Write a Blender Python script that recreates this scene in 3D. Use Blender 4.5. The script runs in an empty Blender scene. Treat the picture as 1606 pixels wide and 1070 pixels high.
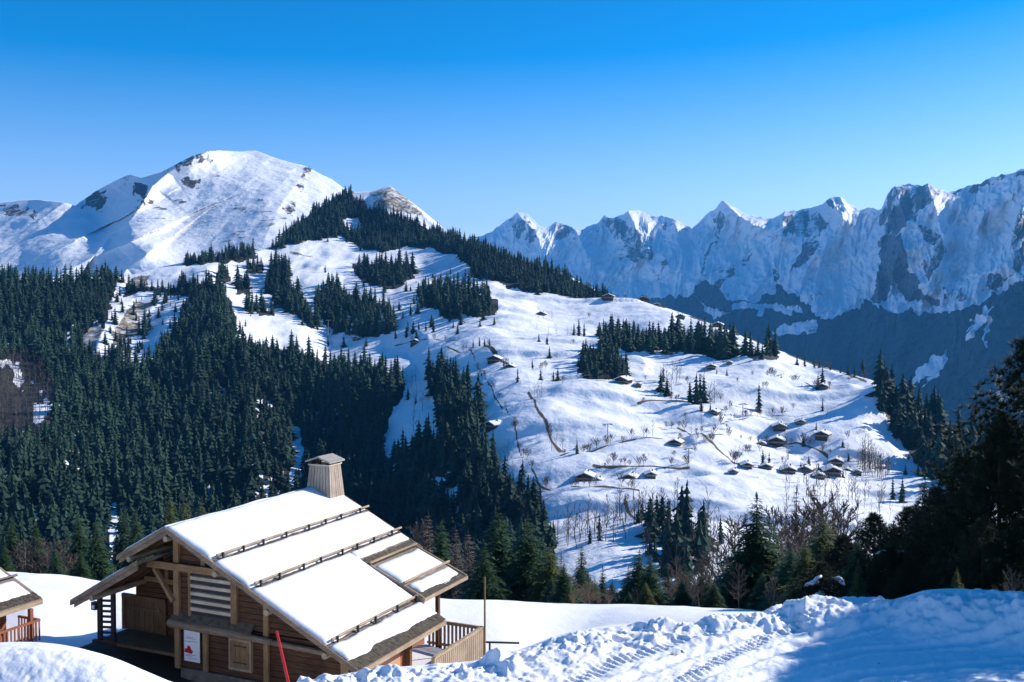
import bpy, math, random
import numpy as np
from math import radians, sin, cos, pi, atan, sqrt

# ------------------------------------------------------------------ camera
random.seed(7); RNG = np.random.default_rng(11)
C = bpy.context.scene.collection
SC = bpy.context.scene
W, H, F, PITCH = 1606., 1070., 1600., atan(50/1600.)
cam = bpy.data.cameras.new("camera"); camo = bpy.data.objects.new("camera", cam); C.objects.link(camo)
cam.sensor_width = 36; cam.lens = 36*F/W; cam.clip_start = .5; cam.clip_end = 60000
camo.location = (0, 0, 0); camo.rotation_euler = (pi/2-PITCH, 0, 0)
SC.camera = camo
# ------------------------------------------------------------------ sky, sun, exposure
SUN_AZ, SUN_EL = radians(68), radians(29)      # azimuth measured right of the view direction
wd = bpy.data.worlds.new("World"); SC.world = wd; wd.use_nodes = True
nt = wd.node_tree; bg = nt.nodes["Background"]
sky = nt.nodes.new("ShaderNodeTexSky"); sky.sky_type = 'NISHITA'; sky.sun_disc = False
sky.sun_elevation = SUN_EL; sky.sun_rotation = SUN_AZ; sky.altitude = 1300
sky.air_density = 1.0; sky.dust_density = 1.3; sky.ozone_density = 4.0
hs = nt.nodes.new("ShaderNodeHueSaturation"); hs.inputs['Saturation'].default_value = 1.5; hs.inputs['Hue'].default_value = .493
tc = nt.nodes.new("ShaderNodeTexCoord"); sx = nt.nodes.new("ShaderNodeSeparateXYZ"); nt.links.new(tc.outputs['Generated'], sx.inputs[0])
for inp, a_, b_ in (('Saturation', .95, 1.75), ('Value', 1.38, .96)):      # thin mist near the horizon, deep mountain blue above
    mr = nt.nodes.new("ShaderNodeMapRange"); mr.inputs['From Min'].default_value = .04; mr.inputs['From Max'].default_value = .34; mr.inputs['To Min'].default_value = a_; mr.inputs['To Max'].default_value = b_
    nt.links.new(sx.outputs[2], mr.inputs[0]); nt.links.new(mr.outputs[0], hs.inputs[inp])
nt.links.new(sky.outputs[0], hs.inputs['Color']); ml = nt.nodes.new("ShaderNodeMix"); ml.data_type = 'RGBA'; ml.blend_type = 'MULTIPLY'; ml.inputs[0].default_value = 1; ml.inputs[7].default_value = (.92, .87, 1.0, 1)
nt.links.new(hs.outputs[0], ml.inputs[6]); nt.links.new(ml.outputs[2], bg.inputs[0])
bg.inputs[1].default_value = .11
sl = bpy.data.lights.new("sun", 'SUN'); so = bpy.data.objects.new("sun", sl); C.objects.link(so)
sl.energy = 4.6; sl.angle = radians(.5); sl.color = (1, .93, .84)
so.rotation_euler = (pi/2-SUN_EL, 0, pi-SUN_AZ); so.location = (0, 0, 50)
SC.view_settings.view_transform = 'Standard'; SC.view_settings.look = 'None'
SC.view_settings.exposure = 0.58; SC.view_settings.gamma = 1
SC.cycles.max_bounces = 6; SC.cycles.diffuse_bounces = 3; SC.cycles.transparent_max_bounces = 4; SC.cycles.volume_bounces = 0

# ------------------------------------------------------------------ maths helpers
def ray(u, v):
    u = np.asarray(u, float); v = np.asarray(v, float)
    x = (u-W/2)/F; z = -(v-H/2)/F
    return np.stack([x, cos(PITCH)+z*sin(PITCH), -sin(PITCH)+z*cos(PITCH)], -1)
def at(u, v, Y):
    r = ray(u, v); return r*(np.asarray(Y, float)/r[..., 1])[..., None]
def vof(x, y, z):          # height of a world point as image row
    yc = y*cos(PITCH)-z*sin(PITCH); zc = y*sin(PITCH)+z*cos(PITCH)
    return H/2-F*zc/yc
def uof(x, y, z):
    yc = y*cos(PITCH)-z*sin(PITCH); return W/2+F*x/yc
def _h(ix, iy, s):
    n = (ix.astype(np.int64)*374761393+iy.astype(np.int64)*668265263+s*974634777) & 0x7fffffff
    n = ((n ^ (n >> 13))*1274126177) & 0x7fffffff
    return ((n ^ (n >> 16)) & 0xffff)/65535.
def vn(x, y, s=0):
    x = np.asarray(x, float); y = np.asarray(y, float)
    ix = np.floor(x); iy = np.floor(y); fx = x-ix; fy = y-iy
    fx = fx*fx*fx*(fx*(fx*6-15)+10); fy = fy*fy*fy*(fy*(fy*6-15)+10)
    a = _h(ix, iy, s); b = _h(ix+1, iy, s); c = _h(ix, iy+1, s); d = _h(ix+1, iy+1, s)
    return (a+(b-a)*fx)*(1-fy)+(c+(d-c)*fx)*fy
def fbm(x, y, o=4, s=0, g=.5):
    t = 0; a = 1; n = 0
    for k in range(o):
        c_, s_ = cos(.6*k+.3), sin(.6*k+.3)
        t = t+a*(vn((x*c_-y*s_)*2**k+17.3*k, (x*s_+y*c_)*2**k+5.1*k, s+k)*2-1); n += a; a *= g
    return t/n
def ridged(x, y, o=4, s=0):
    t = 0; a = 1; n = 0
    for k in range(o):
        t = t+a*(1-np.abs(vn(x*2**k+9.7*k, y*2**k+3.1*k, s+k)*2-1)); n += a; a *= .55
    return t/n
def tps(pts, val, reg=0.):
    P = np.array(pts, float); V = np.array(val, float); n = len(P)
    def U(r2): return np.where(r2 > 1e-9, .5*r2*np.log(np.maximum(r2, 1e-9)), 0)
    K = U(((P[:, None]-P[None])**2).sum(-1))+reg*np.eye(n)
    A = np.zeros((n+3, n+3)); A[:n, :n] = K; A[:n, n] = 1; A[:n, n+1:] = P; A[n, :n] = 1; A[n+1:, :n] = P.T
    w = np.linalg.solve(A, np.concatenate([V, [0, 0, 0]]))
    def f(x, y):
        x = np.asarray(x, float); y = np.asarray(y, float)
        o = w[n]+w[n+1]*x+w[n+2]*y
        for i in range(n): o = o+w[i]*U((x-P[i, 0])**2+(y-P[i, 1])**2)
        return o
    return f
def inpoly(x, y, poly):
    x = np.asarray(x, float); y = np.asarray(y, float)
    r = np.zeros(x.shape, bool); n = len(poly)
    for i in range(n):
        x1, y1 = poly[i]; x2, y2 = poly[(i+1) % n]
        if y1 == y2: continue
        c_ = ((y1 > y) != (y2 > y)) & (x < (x2-x1)*(y-y1)/(y2-y1)+x1)
        r ^= c_
    return r
def inany(x, y, polys):
    r = np.zeros(np.shape(x), bool)
    for p_ in polys: r |= inpoly(x, y, p_)
    return r
def pdist(x, y, line):     # unsigned distance, signed side, arc parameter along a polyline
    best = np.full(np.shape(x), 1e9); sgn = np.zeros(np.shape(x)); arc = np.zeros(np.shape(x)); L = 0
    for (x1, y1), (x2, y2) in zip(line[:-1], line[1:]):
        dx, dy = x2-x1, y2-y1; l2 = dx*dx+dy*dy; l = sqrt(l2)
        t = np.clip(((x-x1)*dx+(y-y1)*dy)/l2, 0, 1)
        d_ = np.hypot(x-x1-t*dx, y-y1-t*dy); m = d_ < best
        best = np.where(m, d_, best); sgn = np.where(m, np.sign(dx*(y-y1)-dy*(x-x1)), sgn); arc = np.where(m, L+t*l, arc); L += l
    return best, sgn, arc, L
def sstep(a, b, x):
    t = np.clip((x-a)/(b-a), 0, 1); return t*t*(3-2*t)

# ------------------------------------------------------------------ object helpers
def tag(o, label=None, cat=None, group=None, kind=None):
    if label: o["label"] = label
    if cat: o["category"] = cat
    if group: o["group"] = group
    if kind: o["kind"] = kind
    return o
def empty(name, loc, rz=0):
    o = bpy.data.objects.new(name, None); C.objects.link(o); o.location = loc; o.rotation_euler = (0, 0, rz); return o
def npmesh(name, V, Fc, mats, mi=None, smooth=False, attr=None):
    """V (n,3), Fc list of (m,k) int arrays"""
    me = bpy.data.meshes.new(name); V = np.asarray(V, np.float32)
    Fc = [np.asarray(f, np.int32) for f in Fc if len(f)]
    me.vertices.add(len(V)); me.vertices.foreach_set("co", V.ravel())
    nl = sum(f.size for f in Fc); nf = sum(len(f) for f in Fc)
    me.loops.add(nl); me.loops.foreach_set("vertex_index", np.concatenate([f.ravel() for f in Fc]))
    tot = np.concatenate([np.full(len(f), f.shape[1], np.int32) for f in Fc])
    me.polygons.add(nf); me.polygons.foreach_set("loop_start", np.concatenate([[0], np.cumsum(tot)[:-1]]).astype(np.int32))
    me.polygons.foreach_set("loop_total", tot)
    if mi is not None: me.polygons.foreach_set("material_index", np.asarray(mi, np.int32))
    me.polygons.foreach_set("use_smooth", np.full(nf, smooth))
    for m in mats: me.materials.append(m)
    if attr is not None:
        for an, av in attr.items():
            a = me.color_attributes.new(an, 'FLOAT_COLOR', 'POINT'); a.data.foreach_set("color", np.asarray(av, np.float32).ravel())
    me.update(calc_edges=True); return me
def link(name, me, parent=None, loc=(0, 0, 0), rz=0, sc=1):
    o = bpy.data.objects.new(name, me); C.objects.link(o); o.location = loc; o.rotation_euler = (0, 0, rz)
    o.scale = (sc, sc, sc) if np.isscalar(sc) else sc
    if parent: o.parent = parent
    return o
class MB:
    def __init__(s): s.v = []; s.f = []
    def quadmesh(s, vs, fs):
        b = len(s.v); s.v += [tuple(p) for p in vs]; s.f += [tuple(b+i for i in f) for f in fs]; return s
    def box(s, x0, x1, y0, y1, z0, z1, rough=0.):
        r = lambda: random.uniform(-rough, rough)
        vs = [(x+r(), y+r(), z+r()) for z in (z0, z1) for y in (y0, y1) for x in (x0, x1)]
        return s.quadmesh(vs, [(0, 2, 3, 1), (4, 5, 7, 6), (0, 1, 5, 4), (2, 6, 7, 3), (0, 4, 6, 2), (1, 3, 7, 5)])
    def hexa(s, vs): # 8 verts: bottom 0-3 ccw, top 4-7 ccw
        return s.quadmesh(vs, [(3, 2, 1, 0), (4, 5, 6, 7), (0, 1, 5, 4), (1, 2, 6, 5), (2, 3, 7, 6), (3, 0, 4, 7)])
    def prism(s, poly, y0, y1): # polygon in x,z extruded along y
        n = len(poly); vs = [(x, y0, z) for x, z in poly]+[(x, y1, z) for x, z in poly]
        fs = [tuple(range(n-1, -1, -1)), tuple(range(n, 2*n))]+[(i, (i+1) % n, n+(i+1) % n, n+i) for i in range(n)]
        return s.quadmesh(vs, fs)
    def bar(s, a, b, w, h=None, up=(0, 0, 1)):
        h = h or w; a = np.array(a, float); b = np.array(b, float); d = b-a; d /= np.linalg.norm(d)
        x = np.cross(d, up); x = x/np.linalg.norm(x) if np.linalg.norm(x) > 1e-6 else np.array([1., 0, 0]); z = np.cross(x, d)
        vs = [p+x*i*w/2+z*j*h/2 for p in (a, b) for i, j in ((-1, -1), (1, -1), (1, 1), (-1, 1))]
        return s.hexa(vs)
    def tube(s, pts, rad, n=8, jit=0.):
        pts = [np.array(p, float) for p in pts]; b = len(s.v)
        rad = [rad]*len(pts) if np.isscalar(rad) else rad
        for i, p in enumerate(pts):
            d = pts[min(i+1, len(pts)-1)]-pts[max(i-1, 0)]; d /= np.linalg.norm(d)
            x = np.cross(d, (0, 0, 1) if abs(d[2]) < .9 else (1, 0, 0)); x /= np.linalg.norm(x); y = np.cross(d, x)
            for k in range(n):
                a = 2*pi*k/n; r = rad[i]*(1+random.uniform(-jit, jit)); s.v.append(tuple(p+x*cos(a)*r+y*sin(a)*r))
        for i in range(len(pts)-1):
            for k in range(n): s.f.append((b+i*n+k, b+i*n+(k+1) % n, b+(i+1)*n+(k+1) % n, b+(i+1)*n+k))
        s.f.append(tuple(b+k for k in range(n))[::-1]); s.f.append(tuple(b+(len(pts)-1)*n+k for k in range(n)))
        return s
    def pieces(s, name, mat, parent):      # every closed solid as an object of its own
        lab = list(range(len(s.v)))
        def root(a):
            while lab[a] != a: lab[a] = lab[lab[a]]; a = lab[a]
            return a
        for f in s.f:
            for k in f[1:]: lab[root(k)] = root(f[0])
        out = {}
        for f in s.f: out.setdefault(root(f[0]), []).append(f)
        res = []
        for r_, fs in out.items():
            ids = sorted({k for f in fs for k in f}); mp = {k: i for i, k in enumerate(ids)}
            b = MB(); b.v = [s.v[k] for k in ids]; b.f = [tuple(mp[k] for k in f) for f in fs]; res.append(b.build(name, mat, parent))
        return res
    def build(s, name, mat, parent=None, bevel=0., smooth=False):
        me = bpy.data.meshes.new(name); me.from_pydata(s.v, [], s.f); me.materials.append(mat); me.validate()
        if smooth: me.polygons.foreach_set("use_smooth", [True]*len(me.polygons))
        o = link(name, me, parent)
        if bevel:
            m = o.modifiers.new("bevel", 'BEVEL'); m.width = bevel; m.segments = 2; m.limit_method = 'ANGLE'
        return o

# ------------------------------------------------------------------ materials
def newmat(name):
    m = bpy.data.materials.new(name); m.use_nodes = True; n = m.node_tree; b = n.nodes["Principled BSDF"]
    b.inputs['Specular IOR Level'].default_value = .25; return m, n, b
def noise(n, vec, scale, detail=5, rough=.55, dist=0.):
    t = n.nodes.new("ShaderNodeTexNoise"); t.inputs['Scale'].default_value = scale; t.inputs['Detail'].default_value = detail
    t.inputs['Roughness'].default_value = rough; t.inputs['Distortion'].default_value = dist
    if vec is not None: n.links.new(vec, t.inputs['Vector'])
    return t.outputs['Fac']
def mapping(n, vec, sc):
    m = n.nodes.new("ShaderNodeMapping"); m.inputs['Scale'].default_value = sc; n.links.new(vec, m.inputs['Vector']); return m.outputs[0]
def ramp(n, fac, stops):
    r = n.nodes.new("ShaderNodeValToRGB"); e = r.color_ramp.elements
    while len(e) < len(stops): e.new(.5)
    for i, (p, c) in enumerate(stops): e[i].position = p; e[i].color = (c, c, c, 1) if np.isscalar(c) else (*c, 1)
    n.links.new(fac, r.inputs[0]); return r.outputs[0]
def mix(n, fac, a, b, mode='MIX'):
    m = n.nodes.new("ShaderNodeMix"); m.data_type = 'RGBA'; m.blend_type = mode
    for s_, v_ in ((0, fac), (6, a), (7, b)):
        if isinstance(v_, (int, float)): m.inputs[s_].default_value = v_
        elif isinstance(v_, tuple): m.inputs[s_].default_value = (*v_, 1)
        else: n.links.new(v_, m.inputs[s_])
    return m.outputs[2]
def math_(n, op, a, b=None, clamp=False):
    m = n.nodes.new("ShaderNodeMath"); m.operation = op; m.use_clamp = clamp
    for i, v_ in enumerate((a, b)):
        if v_ is None: continue
        if isinstance(v_, (int, float)): m.inputs[i].default_value = v_
        else: n.links.new(v_, m.inputs[i])
    return m.outputs[0]
def bump(n, b, h, strength, dist):
    m = n.nodes.new("ShaderNodeBump"); m.inputs['Strength'].default_value = strength; m.inputs['Distance'].default_value = dist
    n.links.new(h, m.inputs['Height']); n.links.new(m.outputs[0], b.inputs['Normal'])
def coord(n, k='Object'):
    return n.nodes.new("ShaderNodeTexCoord").outputs[k]
def terrain_mat(name, forest, rock, rock2, dirt, sc, bd, snow=(.84, .86, .90)):
    m, n, b = newmat(name); o = coord(n)
    a = n.nodes.new("ShaderNodeAttribute"); a.attribute_name = "mask"
    sp = n.nodes.new("ShaderNodeSeparateColor"); n.links.new(a.outputs['Color'], sp.inputs[0])
    n1 = noise(n, o, sc, 6, .6); n2 = noise(n, o, sc*6, 5, .6); n3 = noise(n, o, sc*.25, 4)
    def edge(ch, w=.35, sh_=.06):
        t = math_(n, 'ADD', ch, math_(n, 'MULTIPLY', math_(n, 'SUBTRACT', n1, .5), w*2))
        t = math_(n, 'ADD', t, math_(n, 'MULTIPLY', math_(n, 'SUBTRACT', n2, .5), w*1.6))
        return ramp(n, t, [(.5-sh_, 0.), (.5+sh_, 1.)])
    sc_ = mix(n, ramp(n, n3, [(.3, 0.), (.7, 1.)]), snow, tuple(x*.93 for x in snow))
    rk = mix(n, ramp(n, n2, [(.35, 0.), (.65, 1.)]), rock, rock2)
    fo = mix(n, ramp(n, n2, [(.40, 0.), (.62, 1.)]), forest, tuple(x*2.2 for x in forest))
    c = mix(n, edge(sp.outputs[2]), sc_, dirt)
    c = mix(n, edge(sp.outputs[1], .62 if sc < .02 else .35, .10), c, rk)
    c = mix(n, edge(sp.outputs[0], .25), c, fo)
    n.links.new(c, b.inputs['Base Color']); b.inputs['Roughness'].default_value = .75
    bump(n, b, math_(n, 'ADD', n1, math_(n, 'MULTIPLY', n2, .35)), .8, bd)
    return m
def wood_mat(name, c1, c2, axis=0, rough=.8, sc=1.):
    m, n, b = newmat(name); o = coord(n)
    s_ = [14*sc]*3; s_[axis] = .9*sc
    g = noise(n, mapping(n, o, s_), 2.2, 6, .65, .6); g2 = noise(n, o, 1.1*sc, 3)
    g3 = noise(n, mapping(n, o, [x*3.2 for x in s_]), 3, 3, .6)
    c = mix(n, ramp(n, g, [(.35, 0.), (.65, 1.)]), c1, c2)
    c = mix(n, math_(n, 'MULTIPLY', ramp(n, g2, [(.4, 0.), (.7, 1.)]), .5), c, tuple(x*.5 for x in c1))
    c = mix(n, math_(n, 'MULTIPLY', ramp(n, g3, [(.55, 0.), (.62, 1.)]), .45), c, tuple(x*.3 for x in c1))
    n.links.new(c, b.inputs['Base Color']); b.inputs['Roughness'].default_value = rough; bump(n, b, g, .5, .02); return m
def plain(name, c, rough=.6, var=.25, sc=3., bd=0.01, metal=0.):
    m, n, b = newmat(name); o = coord(n); g = noise(n, o, sc, 5)
    n.links.new(mix(n, ramp(n, g, [(.3, 0.), (.7, 1.)]), tuple(x*(1-var) for x in c), c), b.inputs['Base Color'])
    b.inputs['Roughness'].default_value = rough; b.inputs['Metallic'].default_value = metal; bump(n, b, g, .4, bd); return m
def snow_mat(name, scs, bd, col=(.86, .875, .91)):
    m, n, b = newmat(name); o = coord(n)
    g = noise(n, o, scs, 6, .6); g2 = noise(n, o, scs*7, 4, .6); g3 = noise(n, o, scs*.2, 3)
    n.links.new(mix(n, ramp(n, g3, [(.3, 0.), (.7, 1.)]), col, tuple(x*.95 for x in col)), b.inputs['Base Color'])
    b.inputs['Roughness'].default_value = .55
    bump(n, b, math_(n, 'ADD', g, math_(n, 'MULTIPLY', g2, .4)), .7, bd); return m
def tree_mat(name, c1, c2, attr=True, rough=.7, sc=.6):
    m, n, b = newmat(name); o = coord(n); g = noise(n, o, sc, 4)
    r = n.nodes.new("ShaderNodeObjectInfo").outputs['Random']
    t = math_(n, 'ADD', math_(n, 'MULTIPLY', g, .6), math_(n, 'MULTIPLY', r, .4))
    if attr:
        a = n.nodes.new("ShaderNodeAttribute"); a.attribute_name = "mask"
        sp = n.nodes.new("ShaderNodeSeparateColor"); n.links.new(a.outputs['Color'], sp.inputs[0])
        t = math_(n, 'ADD', math_(n, 'MULTIPLY', t, .5), math_(n, 'MULTIPLY', sp.outputs[0], .6))
    c = mix(n, ramp(n, t, [(.15, 0.), (.85, 1.)]), c1, c2)
    n.links.new(c, b.inputs['Base Color']); b.inputs['Roughness'].default_value = rough; b.inputs['Specular IOR Level'].default_value = .15
    return m
M = {}
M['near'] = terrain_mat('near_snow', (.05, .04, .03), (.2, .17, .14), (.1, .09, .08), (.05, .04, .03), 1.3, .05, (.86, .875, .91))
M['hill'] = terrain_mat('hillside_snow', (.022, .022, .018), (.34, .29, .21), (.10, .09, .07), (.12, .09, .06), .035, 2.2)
M['peak'] = terrain_mat('peak_snow', (.03, .03, .03), (.16, .13, .11), (.06, .05, .05), (.3, .25, .2), .010, 9.)
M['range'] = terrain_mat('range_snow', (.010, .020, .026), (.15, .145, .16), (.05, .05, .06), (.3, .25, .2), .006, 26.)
M['valley'] = snow_mat('valley_snow', .01, 2.)
M['roofsnow'] = snow_mat('roof_snow', 1.5, .03, (.80, .815, .85))
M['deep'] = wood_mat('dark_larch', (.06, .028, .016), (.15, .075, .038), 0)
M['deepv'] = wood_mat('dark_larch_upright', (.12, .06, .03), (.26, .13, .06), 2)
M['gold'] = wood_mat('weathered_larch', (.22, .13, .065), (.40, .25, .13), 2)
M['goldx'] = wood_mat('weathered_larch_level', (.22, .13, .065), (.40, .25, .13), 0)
M['goldy'] = wood_mat('weathered_larch_long', (.30, .22, .14), (.55, .43, .29), 1)
M['barge'] = wood_mat('weathered_barge', (.17, .125, .085), (.34, .26, .18), 0)
M['grey'] = wood_mat('grey_timber', (.16, .13, .10), (.36, .30, .24), 0)
M['greyv'] = wood_mat('grey_timber_upright', (.30, .22, .15), (.52, .40, .29), 2)
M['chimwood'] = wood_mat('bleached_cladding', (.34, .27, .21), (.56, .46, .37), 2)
M['chimcap'] = wood_mat('bleached_cap', (.28, .26, .24), (.46, .43, .40), 1)
M['slat'] = wood_mat('pale_slat', (.52, .42, .30), (.72, .62, .48), 0)
M['door'] = wood_mat('old_door', (.10, .06, .03), (.20, .13, .07), 2)
M['shingle'] = plain('shingle', (.13, .11, .085), .9, .6, 6., .04)
M['metal'] = plain('dark_metal', (.05, .05, .055), .5, .2, 5, .002, .5)
M['galv'] = plain('grey_metal', (.35, .35, .36), .4, .2, 5, .002, .6)
M['redwood'] = wood_mat('red_brown_wall', (.30, .10, .05), (.42, .17, .09), 2)
M['plaster'] = plain('ochre_plaster', (.62, .32, .18), .8, .15, 2.)
M['white'] = plain('white_panel', (.78, .79, .82), .5, .05)
M['redp'] = plain('red_paint', (.55, .02, .03), .4, .15)
M['greyp'] = plain('grey_ink', (.30, .33, .40), .5, .1)
M['dark'] = plain('dark_opening', (.012, .010, .010), .6, .2)
M['basedark'] = plain('dark_rubble', (.09, .075, .06), .9, .5, 2.5, .06)
M['glass'] = plain('window_glass', (.03, .04, .05), .1, .1)
M['stone'] = plain('rubble_stone', (.22, .20, .17), .9, .6, 2.5, .06)
M['bark'] = plain('bark', (.10, .075, .055), .9, .4, 8., .03)
M['larchbark'] = tree_mat('grey_bark', (.13, .11, .09), (.26, .21, .17))
M['spruce'] = tree_mat('spruce_needles', (.012, .032, .018), (.055, .110, .045))
M['spruce_far'] = tree_mat('distant_needles', (.003, .012, .012), (.030, .066, .040), True, .8, .05)
M['olive'] = tree_mat('olive_needles', (.045, .065, .020), (.12, .14, .045))
M['darkpine'] = tree_mat('dark_pine_needles', (.008, .018, .012), (.030, .050, .022))
M['twig'] = tree_mat('bare_twigs', (.075, .062, .052), (.17, .14, .115))
M['tan'] = tree_mat('dry_twigs', (.13, .095, .065), (.27, .20, .14))

# ------------------------------------------------------------------ landforms
def gridmesh(name, X, Y, Z, mask, mat, smooth=True):
    r, c = X.shape; idx = np.arange(r*c).reshape(r, c)
    f = np.stack([idx[:-1, :-1], idx[:-1, 1:], idx[1:, 1:], idx[1:, :-1]], -1).reshape(-1, 4)
    me = npmesh(name, np.stack([X, Y, Z], -1).reshape(-1, 3), [f], [mat], None, smooth, {'mask': mask.reshape(-1, 4)})
    o = link(name, me); o["kind"] = "structure"; return o

class Landform:
    """surface given by depth over bearing and elevation; ridges come towards or retreat from the valley"""
    def __init__(s, ctrl, sky, ridges, disp, back, umin, umax, vbot):
        s.f = tps([(a/100., b/100.) for a, b, c in ctrl], [math.log(c) for a, b, c in ctrl], .002)
        s.sky = np.array(sky, float); s.ridges = ridges; s.disp = disp; s.back = back
        s.umin, s.umax, s.vbot = umin, umax, vbot
    def vsky(s, u): return np.interp(u, s.sky[:, 0], s.sky[:, 1])
    def depth(s, u, v):
        D = np.exp(s.f(u/100., v/100.))
        for line, A, wl, wr in s.ridges:      # wl on the left of the line as it runs downhill, wr on the right
            d_, sg, arc, L = pdist(u, v, line)
            w = np.where(sg > 0, wl, wr); t = np.clip(arc/L, 0, 1)
            tp = np.clip(1.15-t, 0, 1)**.7
            D = D-A*tp*np.exp(-d_/w)
        return D
    def pos(s, u, v):
        u = np.asarray(u, float); v = np.asarray(v, float)
        D = s.depth(u, v); p = at(u, v, D)
        fade = np.clip((v-s.vsky(u))/12., .12, 1)
        dy, dz = s.disp(u, v, p)
        k = 1+dy*fade/p[..., 1]; p = p*k[..., None]        # in-out relief
        p[..., 2] += dz*fade; return p
    def mesh(s, name, nu, nv, maskf, mat):
        u = np.linspace(s.umin, s.umax, nu); t = np.linspace(0, 1, nv)
        Uu, T = np.meshgrid(u, t); Vs = s.vsky(Uu)+_jag(Uu, name); V = s.vbot+(Vs-s.vbot)*T
        P = s.pos(Uu, V); mk = maskf(Uu, V, P)
        top = P[-1]; rows = [P]; mks = [mk]
        for k in range(1, 7):
            q = k/6.; dd = s.back[0]*q**1.3
            n = top.copy(); dr = n[:, :2]/np.linalg.norm(n[:, :2], axis=1)[:, None]
            n[:, :2] += dr*dd; n[:, 2] += -s.back[1]*q+fbm(n[:, 0]/150, n[:, 1]/150, 3, 5)*8*q; rows.append(n[None]); mks.append(mk[-1:])
        P = np.concatenate(rows); mk = np.concatenate(mks)
        return gridmesh(name, P[..., 0], P[..., 1], P[..., 2], mk, mat)
def _jag(u, name):
    if name == 'mountain_range': return (ridged(u/26., u*0+.5, 4, 3)-.55)*-10
    if name == 'snow_peak': return fbm(u/30., u*0+.5, 4, 9)*2.
    return u*0

# --- hillside with the ski slopes, the left wooded flank and the wooded knoll
hill_ctrl = [(-250, 950, 400), (300, 950, 400), (700, 950, 380), (1000, 950, 330), (1300, 950, 330), (1800, 950, 330),
 (-250, 850, 480), (300, 850, 500), (650, 850, 480), (900, 850, 392), (1150, 850, 405), (1400, 850, 418), (1800, 850, 420),
 (-250, 750, 580), (300, 750, 610), (600, 750, 610), (800, 750, 488), (950, 750, 474), (1150, 750, 485), (1400, 750, 500), (1800, 770, 500),
 (-250, 650, 700), (300, 650, 730), (600, 650, 720), (800, 650, 588), (1000, 650, 582), (1200, 650, 588), (1400, 650, 592),
 (1375, 600, 625), (1300, 600, 655), (-250, 560, 820), (0, 560, 840), (300, 560, 870), (600, 560, 860), (800, 560, 740), (1000, 560, 722), (1200, 560, 712),
 (-250, 500, 930), (0, 500, 950), (300, 500, 980), (600, 500, 980), (850, 500, 920), (1080, 520, 840),
 (-250, 430, 1050), (0, 430, 1080), (300, 430, 1150), (500, 430, 1200), (700, 440, 1150), (900, 460, 1080),
 (965, 466, 1080), (1050, 488, 980), (1200, 542, 790), (1375, 598, 640), (1480, 680, 580), (1606, 720, 560), (1800, 760, 540),
 (440, 385, 1350), (560, 375, 1400), (740, 385, 1300), (550, 305, 1550), (612, 292, 1560), (700, 360, 1450), (850, 415, 1250)]
hill_sky = [(-260, 440), (0, 432), (100, 436), (200, 432), (260, 417), (330, 404), (400, 395), (430, 385), (460, 356), (500, 326), (545, 302), (580, 301),
 (612, 292), (650, 321), (700, 362), (740, 381), (800, 405), (880, 428), (940, 456), (965, 468), (1000, 472), (1050, 486), (1120, 508), (1200, 542),
 (1260, 565), (1320, 585), (1375, 598), (1430, 640), (1480, 672), (1530, 695), (1606, 722), (1810, 770)]
def hill_disp(u, v, p):
    x, y = p[..., 0], p[..., 1]
    dz = fbm(x/140, y/140, 3, 1)*9+fbm(x/42, y/34, 3, 2)*3.6+fbm(x/9, y/9, 2, 4)*.45
    terr = sstep(.40, .60, vn(x/60+3, y/26, 8))*3.2
    steep = sstep(760, 560, u-0*v)
    return steep*(fbm(x/60, y/160, 4, 6)*26+(ridged(x/95.+y/400, y/330., 2, 66)-.6)*-70*sstep(440, 560, v)), dz*(1-.3*steep)+terr*(1-steep)
HILL = Landform(hill_ctrl, hill_sky, [
 ([(200, 440), (260, 600), (330, 800)], -40, 120, 120),
 ([(520, 540), (500, 650), (465, 800)], -45, 60, 60),
 ([(330, 430), (380, 560), (420, 760)], 50, 60, 50),
 ([(640, 560), (700, 680), (760, 800)], -20, 40, 50)], hill_disp, (500, 260), -260, 1800, 960)
FOREST = [
 [(-260, 442), (0, 440), (100, 446), (185, 440), (200, 446), (262, 452), (300, 440), (345, 450), (366, 480), (372, 530), (400, 545), (470, 556), (520, 575), (600, 585),
  (636, 606), (628, 655), (598, 700), (604, 720), (680, 706), (690, 660), (668, 600), (690, 585), (728, 605), (748, 655), (758, 720), (800, 760), (850, 790), (862, 840), (875, 962), (-260, 962)],
 [(492, 460), (520, 445), (560, 465), (600, 480), (622, 500), (620, 528), (560, 532), (520, 522), (494, 492)],
 [(552, 412), (640, 418), (650, 435), (620, 455), (580, 448), (556, 428)],
 [(652, 456), (690, 446), (780, 478), (776, 498), (700, 505), (662, 485)],
 [(424, 412), (440, 412), (455, 450), (500, 508), (490, 518), (440, 478), (416, 450)],
 [(388, 480), (428, 480), (428, 496), (388, 496)], [(386, 412), (414, 412), (412, 426), (388, 426)],
 [(290, 408), (350, 402), (400, 396), (400, 402), (350, 410), (290, 416)],
 [(345, 430), (362, 430), (362, 440), (345, 440)], [(372, 440), (392, 440), (392, 458), (372, 458)],
 [(935, 522), (1000, 514), (1080, 528), (1130, 540), (1170, 562), (1130, 566), (1060, 552), (1000, 555), (940, 545)],
 [(915, 562), (950, 548), (985, 575), (985, 598), (940, 604), (905, 594)],
 [(1150, 556), (1220, 558), (1220, 568), (1170, 568)],
 [(420, 392), (460, 358), (500, 328), (545, 304), (580, 330), (640, 352), (700, 368), (800, 407), (880, 430), (965, 470), (960, 480), (850, 462), (780, 448), (740, 428), (720, 403),
  (640, 384), (600, 390), (560, 386), (540, 372), (480, 380), (430, 392)],
 [(1378, 608), (1420, 640), (1480, 676), (1540, 700), (1620, 730), (1640, 800), (1500, 780), (1440, 718), (1400, 676), (1376, 640)]]
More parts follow.
